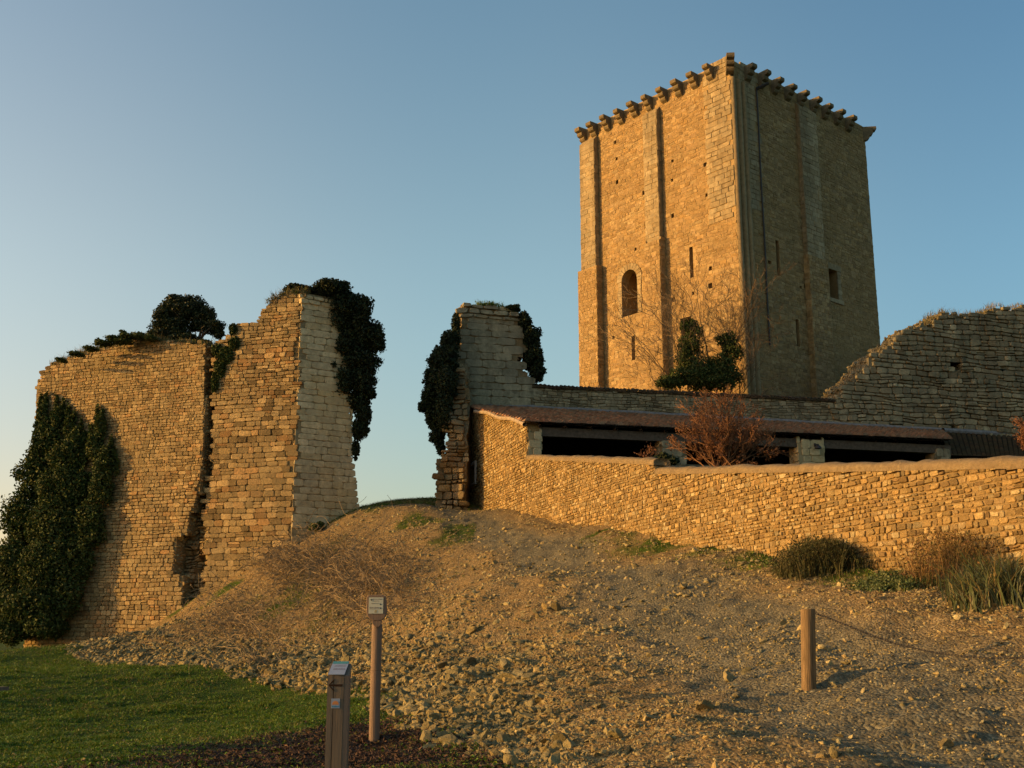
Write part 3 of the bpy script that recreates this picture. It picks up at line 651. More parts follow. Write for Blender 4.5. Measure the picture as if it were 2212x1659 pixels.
for e0, e1 in ((q[0]-.42, q[0]), (q[1], q[1]+.45)):
    h = q[2]
    while h < q[3]-.05:
        c = min(random.uniform(.3, .5), q[3]-h); k = random.uniform(0, .16)
        bb(e0+(k if e0 < q[0]-.1 else 0), e1-(0 if e0 < q[0]-.1 else k), h, h+c-.02); h += c
a.build("window_surround", M_tash, keep)
pip = Acc(); sp_ = FR.hit(1637, 300)[0]; pts = [FR.xyz(sp_+.02*math.sin(i), h, .1) for i, h in enumerate(np.linspace(FR.hit(1636, 196)[1], FR.hit(1667, 748)[1], 14))]
tubes(pip, pts[:-1], pts[1:], .055, .055, 6)
tubes(pip, [FR.xyz(sp_, pts[0][2], .1)], [FR.xyz(sp_+.5, pts[0][2]+.35, .75)], .12, .1, 6, cap=True)
pip.build("drainpipe", M_metal, keep)
# corbels: one mesh, copied round the top
prof = [(x*.86, y*.88) for x, y in [(-.3, 0), (.92, 0), (.94, -.2), (.90, -.30), (.72, -.36), (.62, -.37), (.66, -.52), (.60, -.66), (.45, -.72), (.34, -.73), (.37, -.9), (.28, -1.02), (.12, -1.1), (0, -1.16), (-.3, -1.16)]]
a = Acc(); n = len(prof); hw = .23
V = [(sx*hw, p[0], p[1]) for sx in (-1, 1) for p in prof]
a.add(V, [np.array([[i, (i+1) % n, (i+1) % n+n, i+n] for i in range(n)]), np.array([list(range(n))]), np.array([[i+n for i in reversed(range(n))]])], (.5, .4, 1))
M_corb = stone_mat("corbel_stone", [(.34, .27, .19), (.30, .24, .17)], (.3, .24, .17), (.20, .17, .13), .7, 1.2, (.13, .12, .10), bump=.8, bs=5, contrast=.3)
c0 = a.build("corbel", M_corb); first = True
def corbel(pos, nx, ny, sc=1.0):
    global first
    o = c0 if first else c0.copy()
    if not first: S.collection.objects.link(o)
    first = False
    o.parent = keep; o.location = Vector(pos)-keep.location; o.rotation_euler = (random.uniform(-.03, .03), 0, math.atan2(ny, nx)-math.pi/2+random.uniform(-.03, .03)); o.scale = (random.uniform(.9, 1.1)*sc, sc*random.uniform(.93, 1.05), random.uniform(.93, 1.05)*sc)
for i in range(9): corbel(FL.xyz(1.5+1.4*i, ZT-.04), *FL.n)
for i in range(9): corbel(FR.xyz(1.75+1.48*i, ZT-.04), *FR.n)
nb = (FL.n[0]+FR.n[0], FL.n[1]+FR.n[1]); corbel(FL.xyz(0, ZT), *nb, 1.12)
corbel(FL.xyz(WL, ZT-.04), FL.n[0]-DR[0]*1., FL.n[1]-DR[1]*1., 1.05); corbel(FR.xyz(WR, ZT-.04), FR.n[0]+DR[0], FR.n[1]+DR[1], 1.05)
# ------------------------------------------------------------------ left ruin: two sunlit wall pieces split by a crack
CB = at(640, 900, 53); PB = Plane((CB[0], CB[1]), (-3.7, 1)); PR = Plane((CB[0], CB[1]), (1, .6))
s445, _ = PB.hit(445, 900); q = PB.xyz(s445, 0, .14); PA = Plane((q[0], q[1]), (-2.6, 1))
zz = lambda x, y: (x*.36, 566+y*.36)
topA = PA.prof([(60, 812), (88, 805), (115, 787), (162, 769), (234, 747), (299, 734), (378, 737), (420, 741), (450, 744)])
redA = PA.edge([(443, 740), (441, 900), (440, 1000), (437, 1020), (432, 1040), (426, 1090), (414, 1110), (408, 1150), (384, 1165), (382, 1235), (396, 1245), (403, 1300)])
ledA = PA.edge([(89, 800), (84, 830), (80, 850), (79, 1000), (76, 1100), (70, 1300), (66, 1380)])
hTA = PA.hit(300, 1015)[1]
talA = lambda h: .045*np.maximum(0, hTA-h)
fnA = lambda s, h, d: PA.xyz(s, h, np.asarray(d)+talA(np.asarray(h))+.07*fbm(np.asarray(s)*.5, np.asarray(h)*.5, 2.))
mA = lambda s, h, e=0: redA(h)+e < s < ledA(h)-e and h < topA(s)-e
def cutA(Q):
    lo = np.vectorize(lambda h: float(redA(h)))(Q[:, :, 1].mean(1))+RNG.uniform(-.03, .05, len(Q)); Q[..., 0] = np.maximum(Q[..., 0], lo[:, None]); return Q[(Q[:, 1, 0]-Q[:, 0, 0] > .06)]
sA1 = max(float(ledA(h_)) for h_ in (0., 4., 8., 12., 14.))+.3; hAt = float(topA(PA.hit(299, 734)[0]))+.5
ruinA = empty("ruined_wall", (PA.xyz(4, 1).tolist()), "broad sunlit ruined wall at far left with grass along its sloping top", "ruin", "tall broken pieces of the old castle wall")
a = Acc()
core(a, fnA, 0, sA1, -.5, hAt, lambda s, h: mA(s, h, .05), 2.2, .28, rk=True, rough=.04)
qd = layout(0, sA1, hTA, hAt, (.115, .205), (.13, .36), lambda s, h: mA(s, h, -.02) or mA(s, h-.1, 0) and random.random() < .5, 21, .02, vj=.08); qd = cutA(qd)
stones(a, qd, fnA, (.008, .035), .010)
qd = layout(0, sA1, -.5, hTA, (.15, .26), (.17, .44), lambda s, h: mA(s, h, -.04), 22, .02, vj=.07); qd = cutA(qd)
stones(a, qd, fnA, (.012, .05), .014)
a.build("wall_face", M_ruin, ruinA)
ruinB = empty("ruined_wall", (PB.xyz(2, 4).tolist()), "tall ruined gate wall with pale ashlar side and dark ivy, right of the long crack", "ruin", "tall broken pieces of the old castle wall")
topB = PB.prof([(420, 745), (464, 739), (500, 722), (504, 703), (540, 697), (562, 688), (569, 667), (590, 648), (612, 637), (648, 633)])
ledB = PB.edge([(460, 740), (459, 860), (457, 1000), (450, 1050), (441, 1090), (436, 1130), (433, 1180), (440, 1215), (437, 1250), (441, 1300)])
mB = lambda s, h, e=0: 0+e*.3 < s < ledB(h)-e and h < topB(s)-e
deepB = lambda s, h: np.where((h < PB.hit(400, 1140)[1]) & (s > PB.hit(436, 1200)[0]), -.3+.15*fbm(s*2, h*2, 3.), 0)
fnB = lambda s, h, d: PB.xyz(s, h, np.asarray(d)+deepB(np.asarray(s), np.asarray(h))+.05*fbm(np.asarray(s)*.6, np.asarray(h)*.6, 5.)*np.clip(np.asarray(s), 0, 1))
hBt = float(topB(0.))+.3; sB1 = float(ledB(2.))+.3
a = Acc()
core(a, fnB, 0, sB1, 2, hBt, lambda s, h: mB(s, h, .05), 2.3, .28, rk=True, rough=.04)
hq = PB.hit(600, 870)[1]
stones(a, layout(0, sB1, hq, hBt, (.14, .26), (.18, .5), lambda s, h: mB(s, h, random.uniform(-.06, .08)), 23, .02, vj=.07), fnB, (.008, .05), .012)
stones(a, layout(0, sB1, 2, hq, (.18, .33), (.24, .62), lambda s, h: mB(s, h, random.uniform(-.04, .04)), 24, .015, .10, .06), fnB, (.006, .035), .010)
a.build("wall_face", M_ruin, ruinB)
a = Acc(); fnC = lambda s, h, d: PB.xyz(s, h, np.asarray(d)-.75+.2*fbm(np.asarray(s)*2, np.asarray(h)*2, 3.)+.3*np.clip((9-np.asarray(h))/6, 0, 1))
cs0, cs1 = PB.hit(462, 900)[0], PB.hit(362, 1200)[0]; ctop = PB.hit(450, 765)[1]
core(a, fnC, cs0, cs1, 1.5, ctop, lambda s, h: h < ctop-.6*abs(s-cs0-.3), 1.2, .25, rough=.1)
stones(a, layout(cs0, cs1, 1.5, ctop, (.14, .32), (.16, .45), lambda s, h: random.random() < .9, 77, .08, .2, .25), fnC, (.02, .2), .03)
a.build("broken_core", M_core, ruinB)
hTR = PR.hit(762, 1000)[1]
redR = PR.edge([(741, 640), (752, 700), (757, 800), (761, 893), (762, 1000), (766, 1010), (769, 1060), (774, 1095), (774, 1130)])
mR2 = lambda s, h: 0 < s < redR(h) and h < hBt-.35
a = Acc(); fnR = lambda s, h, d: PR.xyz(s, h, np.asarray(d)+.02*np.maximum(0, hTR-np.asarray(h)))
core(a, fnR, 0, 4.2, 3, hBt-.3, lambda s, h: mR2(s+.1, h), 3.2, .14, rk=lambda P: P[:, 0] > -9.5, rough=.02)
_q = layout(.03, 4.2, 3, hBt-.9, (.28, .40), (.45, .95), lambda s, h: 0 < s < redR(h)+.3 and h < hBt-.35, 25, 0, 0, .03, clip=(.0, 4.2))
_lim = np.vectorize(lambda h: float(redR(h)))(_q[:, :, 1].mean(1))+RNG.uniform(.0, .06, len(_q)); _q[..., 0] = np.minimum(_q[..., 0], _lim[:, None]); _q = _q[_q[:, 1, 0]-_q[:, 0, 0] > .1]
stones(a, _q, fnR, (.02, .035), .008, rj=.012)
stones(a, layout(.03, 4.2, hBt-.9, hBt-.2, (.2, .3), (.3, .7), lambda s, h: mR2(s, h), 26, .03, 0, .1), fnR, (.02, .14), .02)
a.build("ashlar_side", M_ash, ruinB)
# ------------------------------------------------------------------ gate pier, curtain wall, right ruin (one line)
z3 = lambda x, y: (619.4+x*.3733, 530.9+y*.3733)
pier = empty("ruined_gate_pier", PL.xyz(0, 8).tolist(), "narrow grey ruined gate pier with ivy on both flanks, left of the tiled shed", "ruin")
topM = PL.prof([(980, 670), (989, 667), (1008, 657), (1041, 655), (1079, 659), (1118, 681), (1123, 700), (1133, 729), (1150, 790), (1160, 832)])
redM = PL.edge([(1120, 690), (1128, 715), (1130, 729), (1133, 740), (1146, 748), (1146, 757), (1131, 762), (1118, 780), (1120, 793), (1140, 806), (1155, 832), (1158, 880)])
ledM = PL.edge([(990, 665), (998, 680), (994, 728), (985, 762), (989, 785), (987, 822), (1001, 829), (1003, 860), (1004, 900), (1004, 1100)])
mM = lambda s, h, e=0: ledM(h)+e < s < redM(h)-e and h < topM(s)-e
a = Acc(); s0, s1 = PL.hit(975, 800)[0], PL.hit(1162, 830)[0]; hMt = PL.hit(1041, 650)[1]
core(a, PL.xyz, s0, s1, 6, hMt, lambda s, h: mM(s, h, .06), 2.2, .28, rk=True, rough=.03, mat=1, rkmat=1)
hq = PL.hit(1041, 690)[1]
stones(a, layout(s0, s1, 6, hq, (.36, .50), (.6, 1.15), lambda s, h: mM(s, h, random.uniform(-.05, .1)), 31, 0, 0, .03), PL.xyz, (.012, .028), .010, rj=.012)
stones(a, layout(s0, s1, hq, hMt, (.22, .34), (.4, .8), lambda s, h: mM(s, h, random.uniform(-.1, .1)), 32, .05, 0, .12), PL.xyz, (.05, .2), .03)
a.build("ashlar_face", [M_gash, M_core], pier)
# broken core that juts forward on the left of the pier
PK = Plane((-2.35, 54.2), (-1, .05)); PK2 = Plane((-2.35, 54.2), (.05, 1))
ledK = PK.edge([(985, 755), (972, 800), (957, 856), (962, 915), (969, 953), (956, 990), (945, 996), (948, 1016), (944, 1053), (947, 1110)])
redK = PK.edge([(990, 760), (1000, 820), (1003, 900), (1004, 1100)])
hKt = PK.hit(988, 750)[1]
slope = lambda h: -np.clip((np.asarray(h)-9.5)*.42, 0, 3.2)
fnK = lambda s, h, d: PK.xyz(s, h, np.asarray(d)+slope(h)+.28*fbm(np.asarray(s)*1.1, np.asarray(h)*1.1, 5.))
mK = lambda s, h, e=0: redK(h)-.1 < s < ledK(h) and h < hKt
a = Acc()
core(a, fnK, -.3, 2.6, 5.5, hKt, mK, 4, .25, rk=lambda P: P[:, 0] < -2.4, rough=.12, rsize=(.08, .2))
stones(a, layout(-.3, 2.6, 5.5, hKt, (.18, .42), (.2, .6), lambda s, h: mK(s, h) , 33, .06, .2, .2), fnK, (.02, .14), .03)
a.build("broken_core", M_core, pier)
cw = empty("curtain_wall", PL.xyz(12, 9).tolist(), "long grey stone wall behind the tiled shed, capped with mossy tiles, below the keep", "wall")
zc = (PL.hit(1200, 836)[1]+PL.hit(1800, 857)[1])/2; sc0, sc1 = s1-.35, PL.hit(1822, 850)[0]
a = Acc()
core(a, PL.xyz, sc0, sc1, 6.5, zc-.2, lambda s, h: True, .7, .4, rough=.02)
stones(a, layout(sc0+.3, sc1+.2, 11.3, zc-.2, (.13, .26), (.18, .5), lambda s, h: h < zc-.22 and s > s1-.35, 34, .05, .2, .2), PL.xyz, (.01, .06), .015)
a.build("wall_face", M_grey, cw)
a = Acc(); k = 0; n = int((sc1-sc0)/.235)
for i in range(n):
    s = sc0+.12+i*.235+random.uniform(-.015, .015); th = np.linspace(0, math.pi, 6); r = random.uniform(.10, .125); dz = random.uniform(-.02, .03)
    dd = random.uniform(.06, .16); cp = s+np.cos(th)*r; hp = zc-.18+dz+np.sin(th)*r
    V = np.concatenate([PL.xyz(cp, hp, dd), PL.xyz(cp, hp+.18, -.4), PL.xyz(cp, hp, -.8), PL.xyz(cp, hp-.03, dd)*1+0])
    j = np.arange(5); a.add(V, [np.stack([j, j+1, j+7, j+6], 1), np.stack([j+6, j+7, j+13, j+12], 1), np.array([[18, 19, 20, 21, 22, 23]])], (random.random(), random.random(), 1))
box(a, PL.xyz(sc0, zc-.24, .05), PL.xyz(sc1, 0, 0)-PL.xyz(sc0, 0, 0), PL.xyz(0, 0, -.85)-PL.xyz(0, 0, 0), (0, 0, .08), (.2, .2, .2))
a.build("tile_coping", M_dtile, cw)
z6 = lambda x, y: (1592.6+x*.32, 619.4+y*.32)
rr = empty("ruined_wall", PL.xyz(30, 9).tolist(), "dark shaded ruined wall at the right edge, its broken end sloping down towards the keep", "ruin", "tall broken pieces of the old castle wall")
topR = PL.prof([(1790, 862), z6(640, 745), z6(700, 690), z6(800, 572), z6(900, 492), z6(980, 424), z6(1060, 372), z6(1110, 315), z6(1200, 264), z6(1300, 243), z6(1390, 188), z6(1600, 187), z6(1700, 153), z6(1800, 152), z6(1936, 143), (2300, 664), (2500, 690)])
sr0, sr1 = PL.hit(1795, 860)[0], PL.hit(2480, 700)[0]
_tR = topR; topR = lambda s: _tR(s)+.16*fbm(np.asarray(s)*.9, 3., 1.)+.10*np.sign(vn(np.asarray(s)*2.2, 1., 4.))
RH = [rect(PL, 2054, 2078, 786, 799), rect(PL, 2157, 2173, 795, 803), rect(PL, 2052, 2062, 768, 778), rect(PL, 2050, 2062, 920, 932)]
mRR = lambda s, h, e=0: h < topR(s)-e and not inh(RH, s, h, 0)
a = Acc(); hRt = PL.hit(2200, 660)[1]
fnRR = lambda s, h, d: PL.xyz(s, h, np.asarray(d)+.06+.06*fbm(np.asarray(s)*.5, np.asarray(h)*.5, 5.))
core(a, fnRR, sr0, sr1, 6.5, hRt, lambda s, h: mRR(s, h, .08), 2.4, .26, rk=True, rough=.05, rsize=(.1, .24))
stones(a, layout(sr0, sr1, 9, hRt, (.20, .38), (.28, .75), lambda s, h: mRR(s, h, random.uniform(-.1, .12)), 35, .05, .12, .18), fnRR, (.02, .13), .025)
a.build("wall_face", M_grey, rr)
# ------------------------------------------------------------------ tiled open shed and the walls below it
shed = empty("open_shed", (9, 50, 7.5), "long low open shed with terracotta tile roof and a dark interior, above the enclosure wall", "shed")
gtop = PG.prof([(1003, 880), (1043, 888), (1080, 897), (1137, 911)])
GE = PG.hit(1137, 940)[0]; G0 = PG.hit(1005, 900)[0]-.2
wr_ = rect(PG, 1015, 1028, 1006, 1045)
a = Acc(); gb = 4.5
mG = lambda s, h: s < GE and h < gtop(s)-.03 and not inh([wr_], s, h, .12)
core(a, PG.xyz, G0, GE, gb, 13.4, lambda s, h: h < gtop(s)-.1 and not inh([wr_], s, h, 0), .6, .2, rough=.02)
stones(a, layout(G0, GE, gb, 13.4, (.08, .165), (.09, .29), mG, 41, .015, .08, .22, vj=.10), PG.xyz, (.003, .036), .016, rj=.05)
a.build("gable_wall", M_wall, shed)
a = Acc()
def pb(pl, acc, s0, s1, h0, h1, d0, d1, t=(.5, .5, 1)): box(acc, pl.xyz(s0, h0, d0), pl.xyz(s1, h0, d0)-pl.xyz(s0, h0, d0), pl.xyz(0, 0, d1)-pl.xyz(0, 0, d0), (0, 0, h1-h0), t)
for e in ((wr_[0]-.16, wr_[0], wr_[2]-.1, wr_[3]+.15), (wr_[1], wr_[1]+.16, wr_[2]-.1, wr_[3]+.15), (wr_[0]+.002, wr_[1]-.002, wr_[3], wr_[3]+.15), (wr_[0]+.002, wr_[1]-.002, wr_[2]-.1, wr_[2])): pb(PG, a, *e, -.2, .1)
w = a.build("window", M_white, shed)
a = Acc(); pb(PG, a, wr_[0], wr_[1], wr_[2], wr_[3], -.3, -.26); a.build("pane", M_glass, w).location = (0, 0, 0)
E0, E1 = at(1139, 912, 47.0), at(2054, 951, 52.2); R0, R1 = at(1002, 877, 58.2), at(2034, 934, 64.0)
ed = (E1-E0)/np.linalg.norm(E1-E0)
a = Acc(); NC, NR = 74, 27
upn = np.array([0, 0, 1.])
a.add([E0, E1, R1, R0], [[0, 1, 2, 3]], (.6, .0, .1)); a.add([E0-upn*.06, E1-upn*.06, R1-upn*.06, R0-upn*.06], [[0, 3, 2, 1]], (.2, .1, .3))
for i in range(NC+1):
    f = i/NC; e = E0*(1-f)+E1*f; r = R0*(1-f)+R1*f; sag = .05*math.sin(i*.5)
    for j in range(NR):
        g0, g1_ = (j-.12)/NR, (j+1)/NR+.004; g0 = max(g0, 0)
        p0 = r*(1-g0)+e*g0; p1 = r*(1-g1_)+e*g1_; x = RNG.normal(0, .014, 2); th = np.linspace(0, math.pi, 6)
        lift = .05+random.uniform(0, .02)
        A = p0[None]+ed*(np.cos(th)*.105+x[0])[:, None]+upn*(np.sin(th)*.08+.0)[:, None]
        B = p1[None]+ed*(np.cos(th)*.135+x[1])[:, None]+upn*(np.sin(th)*.14+lift)[:, None]
        k = np.arange(5); a.add(np.concatenate([A, B]), [np.stack([k, k+1, k+7, k+6], 1), np.array([[11, 10, 9, 8, 7, 6]])], (random.random(), random.random(), 1))
a.build("roof", M_tile, shed)
a = Acc(); n = 40; pts = [R0*(1-t)+R1*t+np.array([0, -.1, .12+.02*math.sin(t*60)]) for t in np.linspace(-.006, 1, n)]
tubes(a, pts[:-1], pts[1:], .13, .13, 8); a.build("ridge_flashing", M_lead, shed)
a = Acc(); pts = [R0*(1-t)+E0*t+np.array([-.12, 0, -.05+.05*math.sin(t*17)]) for t in np.linspace(.25, 1, 14)]
tubes(a, pts[:-1], pts[1:], .09, .10, 7); a.build("verge_mortar", plain("pale_verge_mortar", (.34, .27, .18), .9, .1, 9, .3, .5), shed)
PE = Plane((E0[0], E0[1]+.2), (ed[0], ed[1])); be = E0[2]-.12
for k, (u0, u1) in enumerate([(1141, 1170), (1430, 1482), (1725, 1780), (2022, 2052)]):
    a = Acc(); sa, sb = PE.hit(u0, 970)[0], PE.hit(u1, 970)[0]; top = be-.38 if k in (1, 3) else be-.30
    if k == 2: top = PE.hit(1750, 958)[1]
    pb(PE, a, sa, sb, 6.5, top, 0, -.9, (.5, .5, 0)); ash = (.3, .45)
    stones(a, layout(sa, sb, 6.5, top, ash, (.35, .7), lambda s, h: sa < s < sb and h < top, 50+k, 0, 0, .05, clip=(sa, sb)), PE.xyz, (.02, .05), .01, rj=.015)
    for sx, sg in ((sa, -1), (sb, 1)):
        f = lambda q_, h, dd, sx=sx, sg=sg: PE.xyz(sx+sg*dd, h, -q_)
        stones(a, layout(0, .9, 6.5, top, ash, (.4, .6), lambda s, h: 0 < s < .9, 60+k, 0, 0, .05, clip=(0, .9)), f, (.02, .05), .01)
    a.build("pier", M_ash if k in (0, 2) else M_gash, shed)
a = Acc(); pb(PE, a, PE.hit(1143, 940)[0], PE.hit(2054, 946)[0], be-.42, be-.02, -.06, -.34)
a.build("beam", M_beam, shed)
a = Acc()
for i in range(18):
    t = (i+.5)/18; p0 = R0*(1-t)+R1*t-upn*.1; p1 = E0*(1-t)+E1*t-upn*.09
    tubes(a, [p0-upn*.06], [p1-upn*.06], .07, .07, 4)
a.build("rafters", M_beam, shed)
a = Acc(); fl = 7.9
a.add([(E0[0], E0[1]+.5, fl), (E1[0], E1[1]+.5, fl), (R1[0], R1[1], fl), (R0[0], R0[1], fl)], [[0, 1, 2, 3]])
a.build("shed_floor", M_dark, shed)  # floor colour darkened to carry the shed's inner shade
a = Acc(); P2 = Plane((float(PE.xyz(PE.hit(2052, 970)[0]-.3, 0)[0]), float(PE.xyz(PE.hit(2052, 970)[0]-.3, 0)[1])), (.37, .93))
a.add([(*P2.xyz(0, 0)[:2], 6.5), (*P2.xyz(12.6, 0)[:2], 6.5), (*P2.xyz(12.6, 0)[:2], 12.6), (*P2.xyz(0, 0)[:2], be-.1)], [[0, 1, 2, 3]], (.4, .2, .5)); a.build("end_wall", M_core, shed)
a = Acc(); pb(PE, a, PE.hit(1170, 970)[0], PE.hit(2022, 970)[0], 6.6, 8.75, -.15, -.5, (.4, .4, .4)); a.build("light_block_wall", M_grey, shed)  # added unseen between the piers to cut light entering the shed
a = Acc(); pb(PL, a, PL.hit(1012, 900)[0], PL.hit(2030, 930)[0], 6.6, 12.7, .25, .12, (.3, .2, .2)); a.build("shade_back_panel", M_beam, shed)  # added dark panel, its colour stands in for shade deep inside
# small lamp on the pale pier
sL, hL = PE.hit(1760, 968); lp = empty("wall_lamp", PE.xyz(sL, hL, .1).tolist(), "small dark metal lamp under the eaves on the pale stone pier", "lamp")
a = Acc(); c = PE.xyz(sL, hL-.02, .3); n = 12; th = np.arange(n)*2*math.pi/n
rg = lambda r, z: np.stack([c[0]+np.cos(th)*r, c[1]+np.sin(th)*r, np.full(n, c[2]+z)], 1)
V = np.concatenate([rg(.035, .17), rg(.06, .12), rg(.12, .06), rg(.17, -.05), rg(.155, -.05)]); k = np.arange(n); k2 = (k+1) % n
a.add(V, [np.concatenate([np.stack([k+i*n, k2+i*n, k2+(i+1)*n, k+(i+1)*n], 1) for i in range(4)]), np.array([k])]); a.build("lamp_shade", M_metal, lp)
a = Acc(); tubes(a, [PE.xyz(sL, hL+.14, .02)], [PE.xyz(sL, hL+.14, .3)], .02, .02, 6, cap=True); pb(PE, a, sL-.05, sL+.05, hL+.06, hL+.22, .03, .07); a.build("bracket", M_metal, lp)
# second, lower tiled roof at the right
sh2 = empty("tiled_outbuilding", (26, 58, 8), "dark tiled outbuilding roof at the right edge, beside the end of the open shed", "shed")
a = Acc(); Ra, Rb = at(2036, 935, 63.7), at(2500, 962, 70); Ea, Eb = at(2054, 985, 52.5), at(2500, 1000, 55); e2 = (Eb-Ea)/np.linalg.norm(Eb-Ea)
a.add([Ea, Eb, Rb, Ra], [[0, 1, 2, 3]], (.2, .1, .3))
for i in range(46):
    f = i/45; e = Ea*(1-f)+Eb*f; r = Ra*(1-f)+Rb*f
    for j in range(22):
        p0 = r*(1-j/22)+e*j/22; p1 = r*(1-(j+1.1)/22)+e*(j+1.1)/22; th = np.linspace(0, math.pi, 5)
        A = p0[None]+e2*(np.cos(th)*.11)[:, None]+upn*(np.sin(th)*.08)[:, None]; B = p1[None]+e2*(np.cos(th)*.14)[:, None]+upn*(np.sin(th)*.1+.05)[:, None]
        k = np.arange(4); a.add(np.concatenate([A, B]), [np.stack([k, k+1, k+6, k+5], 1), np.array([[9, 8, 7, 6, 5]])], (random.random(), random.random()*.6, 1))
a.build("roof", M_dtile, sh2)
a = Acc(); pts = [Ra*(1-t)+Rb*t+np.array([0, -.1, .12]) for t in np.linspace(0, 1, 20)]; tubes(a, pts[:-1], pts[1:], .17, .17, 8); a.build("ridge_flashing", M_lead, sh2)
a = Acc(); box(a, (Ea[0], Ea[1]+.3, 6.5), (Eb-Ea)*[1, 1, 0], (-e2[1]*.4, e2[0]*.4, 0), (0, 0, Ea[2]-6.8)); a.build("front_wall", M_grey, sh2)
# enclosure wall
ew = empty("enclosure_wall", PG.xyz(22, 3).tolist(), "long sunlit field stone wall with rounded mortar top running up to the shed", "wall")
t1 = PG.prof([(1137, 981), (1415, 989)]); ST = PG.hit(1414, 990)[0]; h2a = PG.hit(1418, 1009)[1]
t2 = PG.prof([(1416, 1009), (1800, 998), (2212, 984)]); hE = PG.hit(2212, 984); sE = PG.hit(1416, 1000)
slope2 = (hE[1]-h2a)/(hE[0]-ST)
wtop = lambda s: t1(s) if s < ST else (float(t2(s)) if s < hE[0] else hE[1]+(s-hE[0])*slope2*.6)
S1 = 47.; a = Acc(); cap = .13
zbase = lambda s: np.interp(s, [7, 14, 20.7, 26, 31.4, 36.4, 47], [5.6, 4.9, 3.8, 3.1, 2.3, 1.9, .6])
core(a, PG.xyz, GE, S1, 0, 9.1, lambda s, h: h < wtop(s)-cap-.1 and h > zbase(s)-.5, .5, .2, rough=.015)
bigs = lambda s: s > 24
qd = layout(GE-.1, S1, .3, 9.1, (.08, .155), (.09, .27), lambda s, h: h < wtop(s)-cap+.05 and h > zbase(s)-.1, 42, .012, .08, .22, vj=.10)
tp_ = np.vectorize(wtop)(qd[..., 0])-cap-.07; qd[..., 1] = np.minimum(qd[..., 1], tp_); qd = qd[(qd[:, 2, 1]-qd[:, 1, 1] > .04)]
stones(a, qd, PG.xyz, (.003, .036), .016, rj=.06)
a.build("wall_face", M_wall, ew)
def sweep(ss, tp, name):
    a = Acc(); th = np.linspace(0, math.pi, 9); V = []
    for s in ss:
        w = fbm(s*2, 0, 1.)*.028+fbm(s*9, 0, 4.)*.012; V.append(PG.xyz(s, np.concatenate([[tp(s)-cap-.10], tp(s)-cap+np.sin(th)*(cap+w), [tp(s)-cap-.10]]), np.concatenate([[.03], -.25+np.cos(th)*(.29+w), [-.55]])))
    ii = np.arange(len(ss)*11).reshape(-1, 11)
    a.add(np.concatenate(V), [np.stack([ii[:-1, :-1], ii[:-1, 1:], ii[1:, 1:], ii[1:, :-1]], -1).reshape(-1, 4), np.array([ii[0], ii[-1][::-1]])]); return a.build(name, M_cope, ew, smooth=True)
sweep(np.arange(GE, ST+.01, (ST-GE)/50), wtop, "coping"); sweep(np.linspace(ST+.01, S1, 120), wtop, "coping")

# ------------------------------------------------------------------ plants
def fluff(blobs, n, sub=12, sr=(.25, .45), shell=(.3, 1.15)):
    """leaf positions and normals on clustered sub-blobs around a list of (centre, radii)"""
    P = []; Nn = []; A = np.array([r[0]*r[2]+r[0]*r[1] for c, r in blobs]); A = A/A.sum(); sub = int(sub*1.6)
    for (c, r), w in zip(blobs, A):
        c = np.asarray(c, float); r = np.asarray(r, float); m = max(4, int(n*w)); k = sub
        d = RNG.normal(0, 1, (k, 3)); d /= np.linalg.norm(d, axis=1, keepdims=True)
        cc = c+d*r*RNG.uniform(.3, 1.0, (k, 1)); cr = np.minimum(r, r.mean()*1.2)*RNG.uniform(*sr, (k, 1))
        i = RNG.integers(0, k, m); u = RNG.normal(0, 1, (m, 3)); u /= np.linalg.norm(u, axis=1, keepdims=True)
        t = RNG.uniform(*shell, (m, 1)); p = cc[i]+u*cr[i]*t; f = RNG.random(m) < .4
        p[f] = c+u[f]*r*RNG.uniform(.5, 1.05, (f.sum(), 1)); P.append(p); Nn.append(u*.5+d[i]*.4+RNG.normal(0, .8, (m, 3)))
    return np.concatenate(P), np.concatenate(Nn)
def bl(u, v, Y, ru, rv=None, ry=None):
    k = Y/F; rv = rv or ru; return (at(u, v, Y), (ru*k, (ry if ry is not None else (ru+rv)*.5*k), rv*k))
def ivy(name, blobs, n, size, mat, label, cat, loc=None, stems=None, dark=True, sub=14, parent=None):
    P, Q = fluff(blobs, n, sub); a = Acc(); leaves(a, P, Q, size)
    if stems: tubes(a, *stems, mat=1)
    o = a.build(name, [mat, M_bark], parent); 
    return tag(o, label, cat) if label else o
def grow(p, d, L, r, depth, out, spread=.5, k=2, up=.15, seg=3, curl=.18, shrink=.72):
    p = np.array(p, float); d = np.array(d, float)/np.linalg.norm(d)
    for i in range(seg):
        q = p+d*L/seg; r2 = r*(1-.3/seg); out.append((p, q, r, r2)); p, r = q, r2
        d = d+RNG.normal(0, curl, 3)+[0, 0, up*.3]; d /= np.linalg.norm(d)
        if depth > 0 and i < seg-1 and RNG.random() < .55:
            e = d+RNG.normal(0, spread, 3)+[0, 0, up]; grow(p, e, L*shrink*.8, r*.55, depth-1, out, spread, k, up, seg, curl, shrink)
    if depth > 0:
        for _ in range(k):
            e = d+RNG.normal(0, spread, 3)+[0, 0, up]; grow(p, e, L*shrink, r*.68, depth-1, out, spread, k, up, seg, curl, shrink)
def segs(out): 
    return [np.array([o[0] for o in out]), np.array([o[1] for o in out]), np.array([o[2] for o in out]), np.array([o[3] for o in out])]
